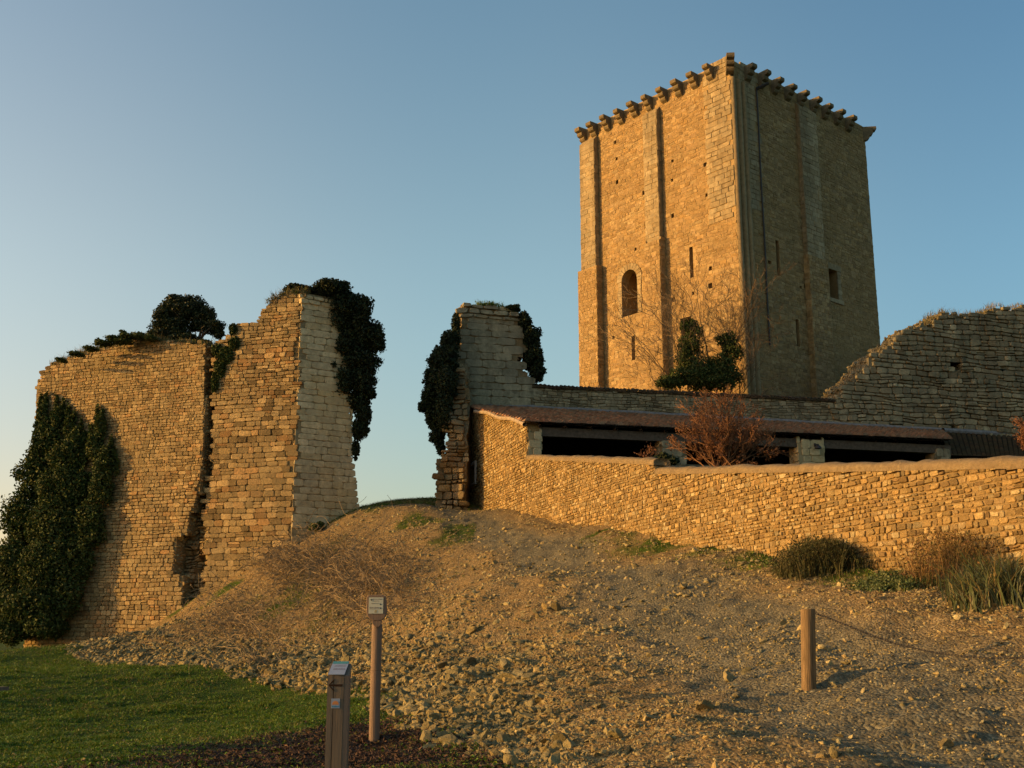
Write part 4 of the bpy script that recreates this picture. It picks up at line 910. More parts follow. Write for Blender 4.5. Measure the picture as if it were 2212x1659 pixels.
# big ivy on the far left of the ruin
def blw(u, v, ru, rv, off=.3, ry=.35, pl=PA, tal=talA):
    s_, h_ = pl.hit(u, v); c = pl.xyz(s_, h_, off+float(tal(h_))); k = c[1]/F; return (c, (ru*k, ry, rv*k))
B = [blw(100, 895, 12, 26, .25, .25), blw(103, 925, 20, 30, .3, .3), blw(132, 905, 16, 30, .25, .25), blw(158, 925, 13, 30, .25, .25), blw(172, 955, 16, 30), blw(221, 925, 11, 30, .25, .25), blw(215, 965, 20, 32, .3, .3), blw(115, 960, 38, 40, .4, .4),
     blw(160, 990, 46, 36, .45, .45), blw(235, 1005, 24, 40, .35, .35), blw(95, 1040, 42, 56, .6, .6), blw(160, 1060, 62, 50, .6, .55), blw(232, 1060, 28, 42, .4, .35), blw(80, 1120, 46, 56, .8, .8), blw(150, 1140, 66, 56, .8, .7), blw(212, 1135, 34, 56, .5, .45),
     blw(70, 1215, 50, 56, 1.0, .9), blw(140, 1225, 62, 60, 1.0, .9), blw(192, 1215, 32, 56, .6, .5), blw(62, 1300, 50, 48, 1.1, 1.0), blw(128, 1310, 60, 48, 1.1, 1.0), blw(175, 1290, 34, 48, .7, .6), blw(75, 1355, 50, 32, 1.1, 1.0), blw(140, 1350, 42, 28, 1.0, .9), blw(35, 1250, 30, 40, .8, .8), blw(28, 1325, 28, 46, .9, .8), blw(60, 1165, 18, 40, .6, .5), blw(84, 1000, 18, 40, .4, .3)]
for u, v in [(92, 870), (104, 868), (126, 872), (140, 880), (150, 890), (164, 905), (178, 925), (214, 895), (224, 900), (230, 925), (243, 960), (250, 985), (256, 1010), (88, 900), (186, 950), (200, 930)]: B.append(blw(u, v, 5, 20, .15, .12))
ivyL = ivy("ivy", B, 90000, .13, M_ivy, "large dark ivy mass climbing the left end of the ruined wall down to the lawn", "ivy", sub=22)
B = [bl(655, 632, 54, 40, 12, .8), bl(640, 625, 54, 28, 9, .7), bl(715, 628, 54.2, 45, 22, 1.2), bl(740, 660, 54.4, 42, 34, 1.1), bl(775, 668, 54.6, 30, 34, 1.0), bl(730, 690, 54.2, 30, 30, .6), bl(775, 720, 54.8, 52, 40, 1.1), bl(810, 730, 54.8, 22, 34, .8),
     bl(745, 745, 54.2, 25, 30, .5), bl(775, 780, 54.8, 44, 35, 1.0), bl(745, 820, 54.3, 28, 34, .5), bl(785, 830, 54.8, 25, 40, .9), bl(770, 868, 54.8, 26, 22, .7), bl(785, 895, 54.8, 18, 25, .7), bl(778, 930, 54.8, 20, 22, .6), bl(768, 970, 54.8, 9, 22, .4), bl(800, 850, 54.8, 12, 14, .5), bl(718, 790, 54.1, 9, 10, .25)]
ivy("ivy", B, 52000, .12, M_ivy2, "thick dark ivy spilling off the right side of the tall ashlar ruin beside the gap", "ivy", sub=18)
B = [bl(985, 700, 57.4, 10, 24, .7), bl(972, 742, 57, 22, 30, .9), bl(958, 785, 56.4, 30, 34, 1.2), bl(962, 830, 55.6, 24, 40, 1.2), bl(958, 890, 55.2, 18, 50, 1.0), bl(952, 780, 56.6, 25, 32, 1), bl(940, 820, 56.4, 28, 32, 1), bl(935, 860, 56.2, 26, 32, 1), bl(940, 900, 56, 22, 28, .9), bl(946, 940, 56, 16, 24, .8), bl(952, 968, 55.8, 10, 16, .5), bl(965, 880, 56, 14, 40, .8), bl(915, 880, 56, 12, 12, .6)]
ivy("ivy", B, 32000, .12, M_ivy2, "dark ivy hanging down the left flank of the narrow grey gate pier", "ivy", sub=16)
B = [bl(1108, 668, 58.8, 16, 8, .6), bl(1132, 695, 59, 16, 20, .8), bl(1148, 730, 59.2, 20, 26, .9), bl(1155, 770, 59.2, 19, 30, .9), bl(1160, 805, 59.3, 16, 22, .8), bl(1138, 770, 59.2, 10, 20, .6), bl(1142, 785, 59.3, 12, 16, .7), bl(1136, 745, 59.3, 10, 20, .7)]
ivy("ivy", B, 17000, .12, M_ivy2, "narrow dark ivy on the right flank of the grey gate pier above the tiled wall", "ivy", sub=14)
z0_ = lambda h: 0.
B = [blw(u, v, ru, rv, .08, .12, PB, z0_) for u, v, ru, rv in [(505, 712, 9, 14), (508, 742, 14, 14), (492, 768, 20, 20), (478, 795, 14, 22), (466, 828, 8, 22), (470, 758, 10, 16)]]
ivy("ivy", B, 4200, .13, M_ivy, "small ragged ivy patch growing from the top of the long crack", "ivy")
B = [bl(683, 1140, 52.6, 14, 9, .5), bl(692, 1133, 52.8, 8, 6, .4)]
ivy("low_shrub", B, 1500, .1, M_ivy, "little dark green shrub at the foot of the ashlar side of the tall ruin", "shrub")
B = [bl(u, v, 56.3-.004*u, ru, rv, .6) for u, v, ru, rv in [(132, 778, 12, 3), (165, 765, 16, 4), (195, 753, 16, 4.5), (225, 742, 20, 5), (250, 732, 22, 6), (275, 728, 20, 7), (300, 726, 18, 7), (262, 738, 28, 5), (325, 730, 14, 6), (215, 738, 6, 6), (268, 720, 7, 6)]]
ivy("low_scrub", B, 7500, .085, M_ivy, "low ragged green scrub along the sloping wall top left of the round shrub tree", "scrub", sub=16)
# shrub tree standing on the wall top
tr = empty("shrub_tree", at(425, 738, 56.2).tolist(), "rounded dark evergreen shrub tree growing on top of the left ruined wall", "tree")
out = []
for dx in (-.5, .2, .6): grow(at(425, 742, 56.2), (dx*1.5, 0, 1), .9, .09, 3, out, .6, 2, .1)
a = Acc(); tubes(a, *segs(out), k=5); a.build("trunk", M_bark, tr)
B = [bl(385, 650, 56.2, 30, 14), bl(365, 668, 56.2, 26, 20), bl(415, 660, 56.3, 35, 20), bl(445, 680, 56.2, 24, 20), bl(460, 705, 56.2, 24, 18), bl(350, 700, 56, 24, 18), bl(380, 700, 56, 30, 16), bl(472, 722, 56.2, 14, 10), bl(340, 722, 55.8, 26, 12), bl(395, 730, 55.8, 35, 9), bl(435, 740, 55.6, 25, 7), bl(410, 685, 56.8, 20, 14), bl(395, 672, 56.2, 34, 22), bl(430, 705, 56.4, 28, 14), bl(355, 685, 56, 22, 22), bl(375, 715, 56, 30, 16)]
P, Q = fluff(B, 30000, 14, (.3, .55)); a = Acc(); leaves(a, P, Q, .10); a.build("crown", M_oak, tr)
# grass and weeds along the wall tops
def topgrass(pl, top, u0, u1, n, h, label, deep=2., leafy=.5, mat=None, yoff=0):
    sa, sb = sorted((pl.hit(u0, 740)[0], pl.hit(u1, 740)[0])); s = RNG.uniform(sa, sb, n); dd = -RNG.uniform(-.05, deep, n)
    z = np.array([float(top(q)) for q in s])+.02-.15*(dd < 0)*0; z = z+.10*np.minimum(-dd, 1)
    P = pl.xyz(s, z-.03, dd+yoff); a = Acc(); tufts(a, P, 9, h*RNG.uniform(.4, 1.5, n), .4, 0, .012, .12)
    m = int(n*leafy); i = RNG.integers(0, n, m*14); leaves(a, P[i]+RNG.normal(0, .13, (len(i), 3))*[1, 1, .7]+[0, 0, .03], RNG.normal(0, 1, (len(i), 3)), .08, mat=1)
    return tag(a.build("wall_top_grass", [mat or M_dryg, M_ivy]), label, "grass", kind='stuff')
topgrass(PA, topA, 120, 350, 620, .36, "rough grass and weeds growing along the sloping top of the left ruined wall", 2.1, .8)
topgrass(PA, topA, 350, 440, 160, .2, "sparse weeds on the flat top of the left ruined wall near the crack", 2.1, .5)
topgrass(PB, topB, 575, 650, 260, .32, "yellow green grass tuft crowning the tall ruined wall by the gap", 2., .6, yoff=.05)
topgrass(PL, topM, 1035, 1115, 220, .2, "short turf on the very top of the grey gate pier", 2., .3, M_grass)
topgrass(PL, topR, 2005, 2110, 110, .3, "dry brown grass tufts on the top of the shaded ruined wall", 1.6, 0)
topgrass(PL, topR, 2120, 2280, 100, .28, "pale dry grass on the highest part of the shaded ruined wall", 1.6, 0)
# bare tree with ivy in front of the keep
bt = empty("bare_tree", (at(1530, 850, 63.2)*[1, 1, 0]+[0, 0, 9.2]).tolist(), "bare branching tree with ivy round its stems, in front of the corner of the keep", "tree")
out = []
b0 = at(1530, 850, 63.2); b0[2] = 9.2
for (u, v, L) in [(1420, 760, 3.2), (1450, 700, 3.6), (1490, 640, 4.0), (1530, 650, 3.9), (1560, 640, 4.0), (1590, 660, 3.8), (1600, 740, 3.2), (1480, 700, 3.6), (1625, 800, 2.6), (1390, 800, 3.2), (1585, 700, 3.6), (1410, 720, 3.4)]:
    q = at(u, v, 63.2+random.uniform(-.8, .8)); d = q-b0; L0 = np.linalg.norm(d)
    m = b0+d*.45+[0, 0, .4]; out.append((b0, m, .11, .085)); grow(m, d, L0*.27, .06, 5, out, .42, 2, .10, 3, .13, .72)
a = Acc(); tubes(a, *segs([o for o in out if o[2] > .02]), k=4); tubes(a, *segs([(o[0], o[1], max(o[2], .009), max(o[3], .008)) for o in out if o[2] <= .02]), k=3); a.build("trunk", M_twig, bt)
B = [bl(1500, 720, 62.8, 22, 20), bl(1490, 750, 62.8, 30, 28), bl(1480, 780, 62.6, 24, 24), bl(1505, 800, 62.6, 34, 30), bl(1570, 735, 62.8, 26, 16), bl(1580, 760, 62.8, 26, 28), bl(1560, 795, 62.6, 34, 34), bl(1535, 828, 62.4, 55, 18), bl(1450, 825, 62.4, 34, 14), bl(1430, 828, 62.4, 16, 10), bl(1538, 795, 62.8, 20, 26), bl(1488, 705, 62.8, 20, 18), bl(1520, 815, 62.5, 60, 26), bl(1580, 815, 62.5, 26, 26), bl(1470, 810, 62.5, 26, 22)]
P, Q = fluff(B, 19000, 16, (.28, .5)); a = Acc(); leaves(a, P, Q, .11); a.build("ivy_leaves", M_ivy, bt)
# russet bushes behind the enclosure wall
def bush(base, targets, nl, label, r0=.035, depth=4, leafmat=M_redleaf, ls=.06, tw=M_redtwig, name="russet_bush", fork=None, thin=.008):
    o = empty(name, base.tolist(), label, "bush"); out = []
    for q in targets:
        b = base+RNG.normal(0, .22 if len(targets) > 6 else .004, 3)*[1, 1, 0]; d = np.asarray(q)-b; L0 = np.linalg.norm(d)
        grow(b, d+[0, 0, .15*L0], L0*.44, r0*.8, depth, out, .34, 2, .10, 3, .13, .66)
    a = Acc(); tubes(a, *segs([(p, q, max(r, thin), max(r2, thin)) for p, q, r, r2 in out]), k=3); a.build("twigs", tw, o)
    tips = np.array([q for p, q, r, r2 in out if r < r0*.45])
    if nl and len(tips):
        i = RNG.integers(0, len(tips), nl); a = Acc(); leaves(a, tips[i]+RNG.normal(0, .07, (nl, 3)), RNG.normal(0, 1, (nl, 3)), ls); a.build("leaves", leafmat, o)
    return o
bs = at(1560, 1018, 43); 
bush(bs, [at(u, v, 43+random.uniform(-.9, .9)) for u, v in [(1435, 958), (1440, 925), (1460, 892), (1490, 872), (1520, 862), (1550, 858), (1580, 862), (1610, 868), (1640, 880), (1665, 905), (1690, 935), (1712, 962), (1500, 900), (1540, 890), (1580, 900), (1615, 910), (1650, 930), (1680, 975), (1445, 975), (1600, 950), (1560, 940), (1520, 940), (1475, 930), (1640, 960)]], 5200,
     "large russet twiggy bush behind the enclosure wall, hiding the middle of the shed")
b2 = at(2225, 985, 40)
bush(b2, [at(u, v, 40+random.uniform(-.6, .6)) for u, v in [(2212, 915), (2204, 935), (2225, 905), (2250, 910), (2265, 935), (2215, 950)]], 2200, "russet bush cut by the right edge above the enclosure wall")
b3 = at(1405, 1002, 37); bush(b3, [at(u, v, 37) for u, v in [(1390, 968), (1408, 955), (1420, 962), (1382, 975)]], 140, "tiny bare russet sprig sticking up behind the wall beside its step", .02, 2)
B = [bl(1434, 992, 36.5, 18, 12, .5), bl(1450, 996, 36.3, 16, 8, .4)]
ivy("dark_shrub", B, 1600, .09, M_ivy2, "small dark shrub in the notch where the enclosure wall steps down", "shrub")
for i, (u, v, Y, ru, rv) in enumerate([(4, 1300, 76, 30, 90)]):
    bb_ = at(u-25, 1384, Y); bush(bb_, [at(u+du, v-dv, Y+random.uniform(-1, 1)) for du, dv in [(-60, 40), (-30, 75), (-10, 95), (5, 70), (12, 30), (-45, 0), (8, 0), (14, -30)]], 2500, "pale reddish bare bush far off at the left edge beyond the ivy", .05, 4, M_redleaf, .09, M_redtwig, "distant_bush", thin=.02)
# plants along the foot of the enclosure wall
def ground_blobs(lst): return lst
def spiky(u, v, Y, ru, rv, n, label, name, mat, h, lean, w=.01, leafn=0, lm=None, group=None):
    p = at(u, v, Y); k = Y/F; a = Acc()
    x = RNG.uniform(-1, 1, n)*ru*k; y = RNG.normal(0, .35, n); P = np.stack([p[0]+x, p[1]+y, 0*x], 1); P[:, 2] = gz(P[:, 0], P[:, 1])-.03
    hh = h*np.sqrt(np.maximum(.12, 1-(x/(ru*k))**2)); tufts(a, P, 12, hh, lean, 0, w, .10)
    if leafn:
        i = RNG.integers(0, n, leafn); t = RNG.random(leafn)**.6; leaves(a, P[i]+np.stack([RNG.normal(0, .14, leafn), RNG.normal(0, .14, leafn), t*hh[i]], 1), RNG.normal(0, 1, (leafn, 3)), .035, mat=1)
    return tag(a.build(name, [mat, lm or mat]), label, "plant", group)
def wallY(u, off):   # distance along the ray to the enclosure wall, less a little
    s, h = PG.hit(u, 1230); return float(PG.xyz(s, 0)[1])
Yp = wallY(1770, 0)-.8
spiky(1768, 1245, wallY(1768, 0)-1.3, 78, 70, 200, "dark green and brown heathery shrub against the foot of the sunlit wall", "heather_shrub", M_heath, .72, .35, .008, 9000, M_heath)
spiky(2050, 1290, wallY(2050, 0)-1.0, 90, 110, 85, "dry orange brown seeding plant in front of the wall, above the green clump", "dried_shrub", M_drysh, 1.02, .32, .005, 2900, M_drysh)
spiky(1965, 1300, wallY(1965, 0)-2.0, 92, 30, 160, "low grey green leafy clump between the heather and the strap leaved plant", "leafy_clump", M_ground_leaf, .22, .7, .02, 8000, M_ground_leaf)
spiky(2165, 1335, 17.0, 78, 80, 150, "clump of long strap shaped green leaves at the right edge below the wall", "strap_leaved_plant", M_iris, .78, .42, .016, 0)
# ------------------------------------------------------------------ grass, rubble and gravel
def field(n, y0, y1, xf0, xf1, power=1.0):
    Y = y0*np.exp(RNG.random(n)**power*math.log(y1/y0)); X = RNG.uniform(xf0, xf1, n)*Y; return X, Y
X, Y = field(190000, 10.5, 52, -.56, .12); k = (rub(X, Y) < .35)
m_ = np.clip(1.5-np.hypot((X+2.0)/1.9, (Y-13.6)/2.6)+.4*fbm(X*1.3, Y*1.3, 2.), 0, 1); k &= (RNG.random(len(X)) > m_*.85)
X, Y = X[k], Y[k]; P = np.stack([X, Y, gz(X, Y)-.01], 1)
a = Acc(); cl = np.clip(.6+.6*fbm(X*.9, Y*.9, 3.), .25, 1.3); sc = np.clip(Y/16, .8, 2.6)
dry = (m_[k] > .12) & (RNG.random(len(X)) < .7) | (fbm(X*.6, Y*.35, 8.) > .2-.25*(Y < 17)) & (RNG.random(len(X)) < .38)
tufts(a, P[~dry], 3, .075*cl[~dry]*sc[~dry]**.6, .9, 0, .008, .03); tufts(a, P[dry], 3, .05*cl[dry]*sc[dry]**.5, .9, 1, .006, .03)
i = RNG.integers(0, len(P), 26000); leaves(a, P[i]+RNG.normal(0, .03, (len(i), 3))*[1, 1, .3]+[0, 0, .03], RNG.normal(0, .5, (len(i), 3))+[0, 0, 1], .035*sc[i]**.5, mat=0)
i = RNG.integers(0, len(P), 700); leaves(a, P[i]+[0, 0, .04], RNG.normal(0, 1, (len(i), 3)), .035, mat=2)
M_pale = leaf_mat("fallen_pale_leaf", [(.24, .19, .08), (.20, .14, .06), (.30, .25, .12)], .7, .1)
tag(a.build("lawn_grass", [M_grass, M_dryg, M_pale]), "short green lawn with clover and a few pale fallen leaves at lower left", "grass", kind='stuff')
# dry litter round the sign posts
n = 26000; X = -1.9+RNG.normal(0, 1.05, n); Y = 13.2+RNG.normal(0, 1.6, n); k = (rub(X, Y) < .6) & (Y > 10.8); X, Y = X[k], Y[k]
M_litter = leaf_mat("brown_litter", [(.10, .055, .035), (.05, .035, .025), (.15, .085, .05), (.035, .025, .02)], .9, .05)
a = Acc(); P = np.stack([X, Y, gz(X, Y)+.012], 1); leaves(a, P, RNG.normal(0, .6, (len(X), 3))+[0, 0, 1], .035, elong=2.4)
tag(a.build("leaf_litter", M_litter), "dark brown dead leaf litter around the two sign posts", "litter", kind='stuff')
# green tufts on the mound and by the wall
X, Y = field(60000, 15, 56, -.24, .5); g = np.clip(fbm(X*.45, Y*.35, 7.)*1.4-.1, 0, 1)*np.clip((Y-34)/8, 0, 1)*(X < -1.5)
sg = (X-PG.P[0])*PG.d[0]+(Y-PG.P[1])*PG.d[1]; dg = (X-PG.P[0])*PG.n[0]+(Y-PG.P[1])*PG.n[1]
g2 = np.clip((1.9-dg)/1.2, 0, 1)*(dg > .1)*(sg > 17)*np.clip(.5+fbm(X*.9, Y*.9, 4.), 0, 1)
X[:7000] = RNG.uniform(-9, -1.5, 7000); Y[:7000] = RNG.uniform(55, 63, 7000); g[:7000] = 1; dg[:7000] = 5; k = RNG.random(len(X)) < np.maximum(g*1.3, g2*.9); _kk = k.copy(); k &= (rub(X, Y) > .5) | (np.arange(len(X)) < 7000); X, Y = X[k], Y[k]; a = Acc()
P = np.stack([X, Y, gz(X, Y)-.01], 1); w = RNG.random(len(P)) < .4
fs_ = np.where(P[:, 1] > 54, 1.8, 1.); tufts(a, P[~w], 4, .08*fs_[~w], .8, 0, .010, .05); tufts(a, P[w], 4, .10*fs_[w], .8, 1, .010, .05)
tag(a.build("bank_grass", [M_grass, M_dryg]), "thin green and straw grass on the mound and along the foot of the wall", "grass", kind='stuff')
# rubble at the foot of the slope
n = 190000; X, Y = field(n, 11, 52, -.45, .2, .9); d = X-foot(Y)+.4*fbm(X*.6, Y*.5, 3.)
wid = np.interp(Y, [11, 16, 22, 30, 40, 52], [1.6, 2.4, 4.0, 6.0, 7.0, 6])
pr = np.clip((d+.25)/.3, 0, 1)*np.clip(1.25-d/wid, 0, 1)**1.3*(.45+.55*(fbm(X*.8, Y*.6, 12.) > -.35)); pr *= np.interp(Y, [11, 15, 40, 52], [.35, .8, 1, .9])
k = RNG.random(n) < pr; X, Y, d = X[k], Y[k], d[k]; wid = wid[k]
sz = np.exp(RNG.normal(math.log(.034), .55, len(X)))*np.interp(d/wid, [0, .5, 1], [1.1, .9, .6])*np.interp(Y, [12, 25, 50], [.85, 1.35, 1.7]); sz = np.clip(sz, .012, .15)
P = np.stack([X, Y, gz(X, Y)+sz*.12], 1); a = Acc(); bg_ = sz > .10
rocks(a, P[bg_], sz[bg_], 1, .12, .6); rocks(a, P[~bg_], sz[~bg_], 0, .2, .62)
tag(a.build("rubble_stones", M_rock), "loose grey and ochre rubble stones spread along the foot of the slope", "rubble", kind='stuff')
n = 200000; X, Y = field(n, 7.6, 54, -.4, .56, 1.0); k = (rub(X, Y) > .4)
dg = (X-PG.P[0])*PG.n[0]+(Y-PG.P[1])*PG.n[1]; k &= (dg > .15) & (RNG.random(n) < np.clip(.5+.8*fbm(X*.7, Y*.4, 21.)+.25*(X < -.05*Y), .3, 1)*(1-.6*track(X, Y))); X, Y = X[k], Y[k]
sz = np.exp(RNG.normal(math.log(.0125), .55, len(X)))*np.clip(Y/11, .8, 3.2)**.85; sz = np.clip(sz, .006, .12)
P = np.stack([X, Y, gz(X, Y)+sz*.08], 1); a = Acc(); rocks(a, P, sz, 0, .2, .6)
tag(a.build("gravel", M_grav), "loose pale gravel covering the ramp up to the gap", "gravel", kind='stuff')
# a few larger stones lying by themselves on the ramp
for j, (u, v, r) in enumerate([(1575, 1468, .13), (1205, 1320, .17), (1520, 1530, .1), (1210, 1608, .1), (1800, 1640, .08), (1690, 1350, .09), (1015, 1440, .2), (2045, 1615, .08), (1330, 1605, .1)]):
    x, y, z = ground_hit(u, v); a = Acc(); rocks(a, [(x, y, z+r*.25)], r, 2, .05, .6)
    tag(a.build("loose_stone", M_rock), "larger loose stone lying by itself on the gravel slope", "stone", "larger stones lying singly on the gravel")
# dead brambles on the bank
def bramble(c, n, label):
    out = []
    for _ in range(n):
        u = RNG.normal(c[0], c[3]); v = RNG.normal(c[1], c[4]); x, y, z = ground_hit(u, v, 30, 55)
        p = np.array([x, y, z]); d = RNG.normal(0, 1, 3); d[2] = abs(d[2])*.8+.5; d /= np.linalg.norm(d); st = random.uniform(.12, .27)
        for i in range(random.randint(6, 11)):
            q = p+d*st; out.append((p, q, .010, .009)); p = q; d = d+RNG.normal(0, .28, 3)+[0, 0, -.16]; d /= np.linalg.norm(d)
            if p[2] < float(base_q(p[0:1], p[1:2])[0])-.05: break
    a = Acc(); tubes(a, *segs(out), k=3, tint=np.stack([RNG.random(len(out))]*3, 1)); return tag(a.build("dead_brambles", M_bram), label, "brambles")
bramble((770, 1265, 0, 72, 42), 1150, "tangle of dead reddish brambles on the bank, behind the round sign post")
bramble((655, 1225, 0, 55, 26), 800, "smaller tangle of dead brambles higher up the bank below the ashlar ruin")
bramble((520, 1350, 0, 60, 26), 350, "sparse dead stems among the rubble below the crack in the wall")

# ------------------------------------------------------------------ posts, signs, chain and table
sx_, sy_, sz_ = ground_hit(808, 1602, 10, 22)
sp = empty("direction_sign", (sx_, sy_, sz_), "tall round wooden post carrying a paddle shaped board with three small arrows", "signpost")
k = sy_/F; r = .5*22*k; hb = at(808, 1352, sy_)[2]; ht = at(808, 1285, sy_)[2]; yr = sy_
a = Acc(); n = 18; th = np.arange(n)*2*math.pi/n; hj = sz_+(hb-sz_)*.6; hs = [sz_-.3, hj-.004, hj, hj+.01, hj+.014, hb+.02]; rs = [r, r, r*.95, r*.95, r, r]
V = np.concatenate([np.stack([sx_+np.cos(th)*q, sy_+np.sin(th)*q, np.full(n, z)], 1) for z, q in zip(hs, rs)]); kk = np.arange(n); k2 = (kk+1) % n
a.add(V, [np.concatenate([np.stack([kk+i*n, k2+i*n, k2+(i+1)*n, kk+(i+1)*n], 1) for i in range(5)]), np.array([kk+5*n])]); a.build("post", M_wood3, sp, smooth=False)
def outline(pts, y, depth, acc, tint=(.5, .5, 1), bev=.006):
    p = np.array(pts, float); c = p.mean(0); m = len(p)
    R_ = [(p, y+depth), (p, y+bev), (c+(p-c)*(1-bev/.1), y)]
    V = np.concatenate([np.stack([q[:, 0], np.full(m, yy_), q[:, 1]], 1) for q, yy_ in R_]); j = np.arange(m); j2 = (j+1) % m
    acc.add(V, [np.concatenate([np.stack([j+i*m, j2+i*m, j2+(i+1)*m, j+(i+1)*m], 1) for i in (0, 1)]), np.array([j+2*m]), np.array([j[::-1]])], tint)
def pz(u, v, Y=yr): q = at(u, v, Y); return (q[0], q[2])
yf = yr-r-.03
bd = [(792, 1290), (795, 1286), (800, 1285), (826, 1285), (831, 1287), (834, 1292), (835, 1320), (834, 1328), (830, 1336), (822, 1341), (806, 1341), (798, 1337), (793, 1330), (791, 1322)]
a = Acc(); outline([pz(u, v, yf) for u, v in bd], yf, .05, a); a.build("board", M_wood3, sp)
a = Acc(); outline([pz(u, v, yf) for u, v in [(803, 1340), (825, 1340), (823, 1348), (818, 1354), (812, 1355), (806, 1350)]], yf+.008, .05, a); a.build("bracket", M_wood3, sp)
x0, z1_ = pz(797, 1290.5, yf); x1, z0 = pz(827.5, 1325.5, yf); Wd, Hd = x1-x0, z1_-z0
a = Acc(); box(a, (x0, yf-.008, z0), (Wd, 0, 0), (0, .007, 0), (0, 0, Hd)); pn = a.build("sign_plate", M_sign, sp)
def flat(acc, pts, y, d=.002):
    m = len(pts); V = np.array([(q[0], y, q[1]) for q in pts]+[(q[0], y-d, q[1]) for q in pts]); j = np.arange(m); j2 = (j+1) % m
    acc.add(V, [np.array([j+m]), np.stack([j, j2, j2+m, j+m], 1)])
P_ = lambda fx, fy: (x0+Wd*fx, z1_-Hd*fy)
for (tri) in ([(.08, .15), (.22, .10), (.22, .21)], [(.90, .42), (.77, .365), (.77, .475)], [(.90, .665), (.77, .61), (.77, .72)]):
    a = Acc(); flat(a, [P_(*q) for q in tri], yf-.0085); a.build("arrow_mark", M_black, pn).location = (0, 0, 0)
def words(acc, x, y, w, h, n, y0, P_=P_, yf=yf):          # faint unreadable lettering: short uneven strokes as in the photo
    t = x
    while t < x+w:
        q = random.uniform(.012, .03); hh = h*random.uniform(.55, 1); flat(acc, [P_(t, y+h), P_(min(t+q, x+w), y+h), P_(min(t+q, x+w), y+h-hh), P_(t, y+h-hh)], y0); t += q+random.uniform(.008, .016)
a = Acc()
for q in ((.26, .09, .34, .035), (.63, .085, .26, .045), (.25, .205, .1, .035), (.38, .20, .3, .035), (.20, .355, .24, .035), (.5, .35, .2, .03), (.06, .60, .30, .035), (.40, .60, .30, .035), (.06, .685, .30, .035), (.40, .68, .30, .035)):
    a = Acc(); words(a, *q[:4], 0, yf-.0085); a.build("lettering", M_print, pn).location = (0, 0, 0)
a = Acc()
for q in ((.42, .79), (.51, .79), (.42, .87), (.51, .87)): flat(a, [P_(q[0], q[1]), P_(q[0]+.07, q[1]), P_(q[0]+.07, q[1]+.06), P_(q[0], q[1]+.06)], yf-.0085)
a.build("small_emblem", plain("pale_gold_print", (.35, .28, .12), .5, .3, 8, .1, 0), pn).location = (0, 0, 0)
# square timber post with slanted plate
Yq = 10.6; gzq = g1(at(728, 1700, Yq)[0], Yq); sq = empty("trail_marker", (at(728, 1700, Yq)[0], Yq, gzq), "square split timber marker post with slanted plate, burnt arrow and little sun sticker", "marker post")
def P3(u, v, Y=Yq): return at(u, v, Y)
xl = P3(708, 1460)[0]; xr = P3(743, 1460)[0]; zt0 = P3(725, 1459)[2]; zt1 = P3(725, 1433, Yq+.16)[2]; wq_ = xr-xl; dp = .19; ang_ = math.radians(17)
ca_, sa_ = math.cos(ang_), math.sin(ang_)
ox = np.array([ca_, sa_*.0+(-sa_)*.0, 0]); ox = np.array([math.cos(.06), math.sin(.06), 0]); oy = np.array([.42, 1, 0])/np.linalg.norm([.42, 1]); oy = np.array([-ox[1], ox[0], 0])*1.0
org = np.array([xl, Yq, 0])
def PP(a_, b_, z): return org+ox*a_+oy*b_+np.array([0, 0, z])
def slab(a0_, a1_, name, mat, b1_=dp):
    a = Acc(); bev = .006
    V = [PP(a0_, 0, gzq-.3), PP(a1_, 0, gzq-.3), PP(a1_, b1_, gzq-.3), PP(a0_, b1_, gzq-.3), PP(a0_, 0, zt0), PP(a1_, 0, zt0), PP(a1_, b1_, zt1), PP(a0_, b1_, zt1)]
    a.add(V, BOXF); return a.build(name, mat, sq)
gp = wq_*.385
slab(0, gp-.003, "left_plank", M_wood); slab(gp+.003, wq_, "right_plank", M_wood); slab(gp-.003, gp+.003, "dark_joint", M_burnt, dp-.01).location = -sq.location+Vector((0, .006, -.006))
slab(wq_+.001, wq_+.05, "side_batten", M_wood3, dp*.98).location = -sq.location+Vector((-.001, .004, -.004))
a = Acc(); up_ = np.array([0, 0, .006]); A0, A1, A2, A3 = PP(.004, -.012, zt0+.006), PP(wq_+.004, -.012, zt0+.006), PP(wq_+.03, dp, zt1+.012), PP(.03, dp, zt1+.012)
a.add([A0, A1, A2, A3, A0+up_, A1+up_, A2+up_, A3+up_], BOXF); pl_ = a.build("slanted_plate", M_sign2, sq)
a = Acc(); L3 = lambda f, g: (A0*(1-f)+A1*f)*(1-g)+(A3*(1-f)+A2*f)*g+up_*1.25
def q4(acc, f0, f1, g0, g1_): acc.add([L3(f0, g0), L3(f1, g0), L3(f1, g1_), L3(f0, g1_)], [[0, 1, 2, 3]])
q4(a, 0.02, .98, .80, .985); a.build("teal_band", M_teal, pl_).location = (0, 0, 0)
a = Acc()
for g in (.66, .58, .40, .34):
    f = .2; a = Acc()
    while f < .88: w_ = random.uniform(.02, .06); q4(a, f, f+w_, g, g+.03); f += w_+.025
    a.build("lettering", M_print, pl_).location = (0, 0, 0)
vz = lambda v: at(725, v, Yq)[2]
def fq(name, mat, pts, y=-.003, par=sq):
    a = Acc(); V = [PP(wq_*f, y, vz(v)) for f, v in pts]; V += [PP(wq_*f, y+.012, vz(v)) for f, v in pts]; m = len(pts); j = np.arange(m); j2 = (j+1) % m
    a.add(V, [np.array([j]), np.stack([j, j2, j2+m, j+m], 1)]); o = a.build(name, mat, sq)
    if par is not sq: o.parent = par; o.location = (0, 0, 0)
    return o
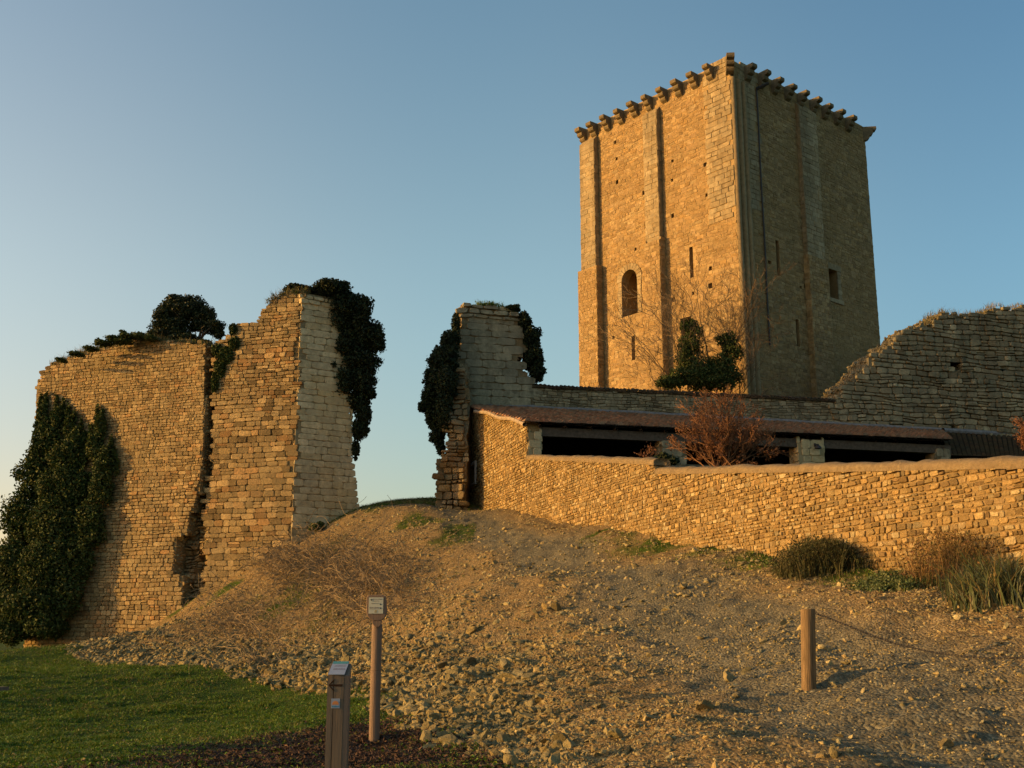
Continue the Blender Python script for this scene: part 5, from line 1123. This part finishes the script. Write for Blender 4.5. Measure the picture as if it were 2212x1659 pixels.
fq("burnt_arrow", M_burnt, [(.06, 1480), (.40, 1467), (.40, 1472), (.17, 1478.5), (.92, 1478), (.92, 1483), (.17, 1482.5), (.40, 1489), (.40, 1494)])
stk = fq("sticker", M_sign2, [(.27, 1509), (.80, 1509), (.80, 1530), (.27, 1530)], -.006)
fq("orange_sun", M_orange, [(.33, 1522)]+[(.535-.2*math.cos(t), 1521-7*math.sin(t)) for t in np.linspace(.1, 3.04, 9)]+[(.74, 1522)], -.008, stk)
fq("blue_wave", M_blue, [(.32, 1524), (.42, 1526), (.53, 1524.5), (.64, 1526), (.75, 1524), (.75, 1527.5), (.32, 1527.5)], -.008, stk)
# round wooden post with chain
wx, wy, wz = ground_hit(1747, 1487, 9, 20)
wp = empty("wooden_bollard", (wx, wy, wz), "short weathered round wooden post standing alone on the gravel ramp", "post")
a = Acc(); n = 24; th = np.arange(n)*2*math.pi/n; r = 15*wy/F; top = at(1747, 1315, wy)[2]; V = []; zs = list(np.linspace(wz-.3, top-.01, 14))+[top]
for i, z in enumerate(zs):
    rr_ = r*(1+.02*np.sin(th*3+z*2)+.012*np.sin(th*7+z*5)); rr_ = np.where(np.abs((th-5.15+math.pi) % (2*math.pi)-math.pi) < .10, rr_*.90, rr_)*(1 if i < 14 else .93)
    V.append(np.stack([wx+np.cos(th)*rr_+.045*(z-wz)/(top-wz), wy+np.sin(th)*rr_, np.full(n, z)], 1))
kk = np.arange(n); k2 = (kk+1) % n
a.add(np.concatenate(V), [np.concatenate([np.stack([kk+i*n, k2+i*n, k2+(i+1)*n, kk+(i+1)*n], 1) for i in range(14)]), np.array([kk+14*n])]); a.build("post", M_wood2, wp)
cpx = [(1763, 1325, wy), (1810, 1343, wy-.25), (1864, 1365, wy-.5), (1936, 1391, wy-.9), (2008, 1408, wy-1.2), (2080, 1418, wy-1.5), (2134, 1422, wy-1.75), (2212, 1421, wy-2.1), (2330, 1395, wy-2.5)]
cp_ = np.array([at(*q) for q in cpx]); d_ = np.concatenate([[0], np.cumsum(np.linalg.norm(np.diff(cp_, axis=0), axis=1))]); m = int(d_[-1]/.036)
tt = np.linspace(0, d_[-1], m); cc = np.stack([np.interp(tt, d_, cp_[:, i]) for i in range(3)], 1); a = Acc()
for i in range(m-1):
    p, q = cc[i], cc[i+1]; d = (q-p)/np.linalg.norm(q-p); w = np.cross(d, [0, 0, 1.]); w /= np.linalg.norm(w); w = w if i % 2 else np.cross(d, w); e = d*.014
    c = [p-e*.4-w*.009, p-e*.4+w*.009, q+e*.4+w*.009, q+e*.4-w*.009]
    tubes(a, c, c[1:]+c[:1], .0035, .0035, 4)
tag(a.build("chain", M_metal), "thin rusty chain sagging from the round wooden post towards the right edge", "chain")
# table corner at the left edge
tb = empty("picnic_table", (-7.9, 14.4, g1(-7.9, 14.4)), "corner of a grey wooden table cut off by the left edge of the lawn", "table"); zt = at(0, 1483, 14.9)[2]
c1_ = at(20, 1486, 14.9); ux = np.array([-1, -.12, 0]); uy = np.array([-.45, -1, 0]); ux /= np.linalg.norm(ux); uy /= np.linalg.norm(uy); c1_[2] = zt
for i in range(5):
    a = Acc(); box(a, c1_+uy*(i*.152), ux*1.8, uy*.145, (0, 0, -.045)); a.build("plank", M_wood, tb)
for i in (0, 1):
    for sgn in (0, 1):
        a = Acc(); p0 = c1_+ux*(.3+1.2*i)+uy*(.2+.35*sgn)-[0, 0, .05]; p1 = c1_+ux*(.3+1.2*i)+uy*(-.05+.85*sgn); p1[2] = g1(p1[0], p1[1])-.03; tubes(a, [p0], [p1], .05, .05, 4); a.build("leg", M_wood, tb)
#PART5
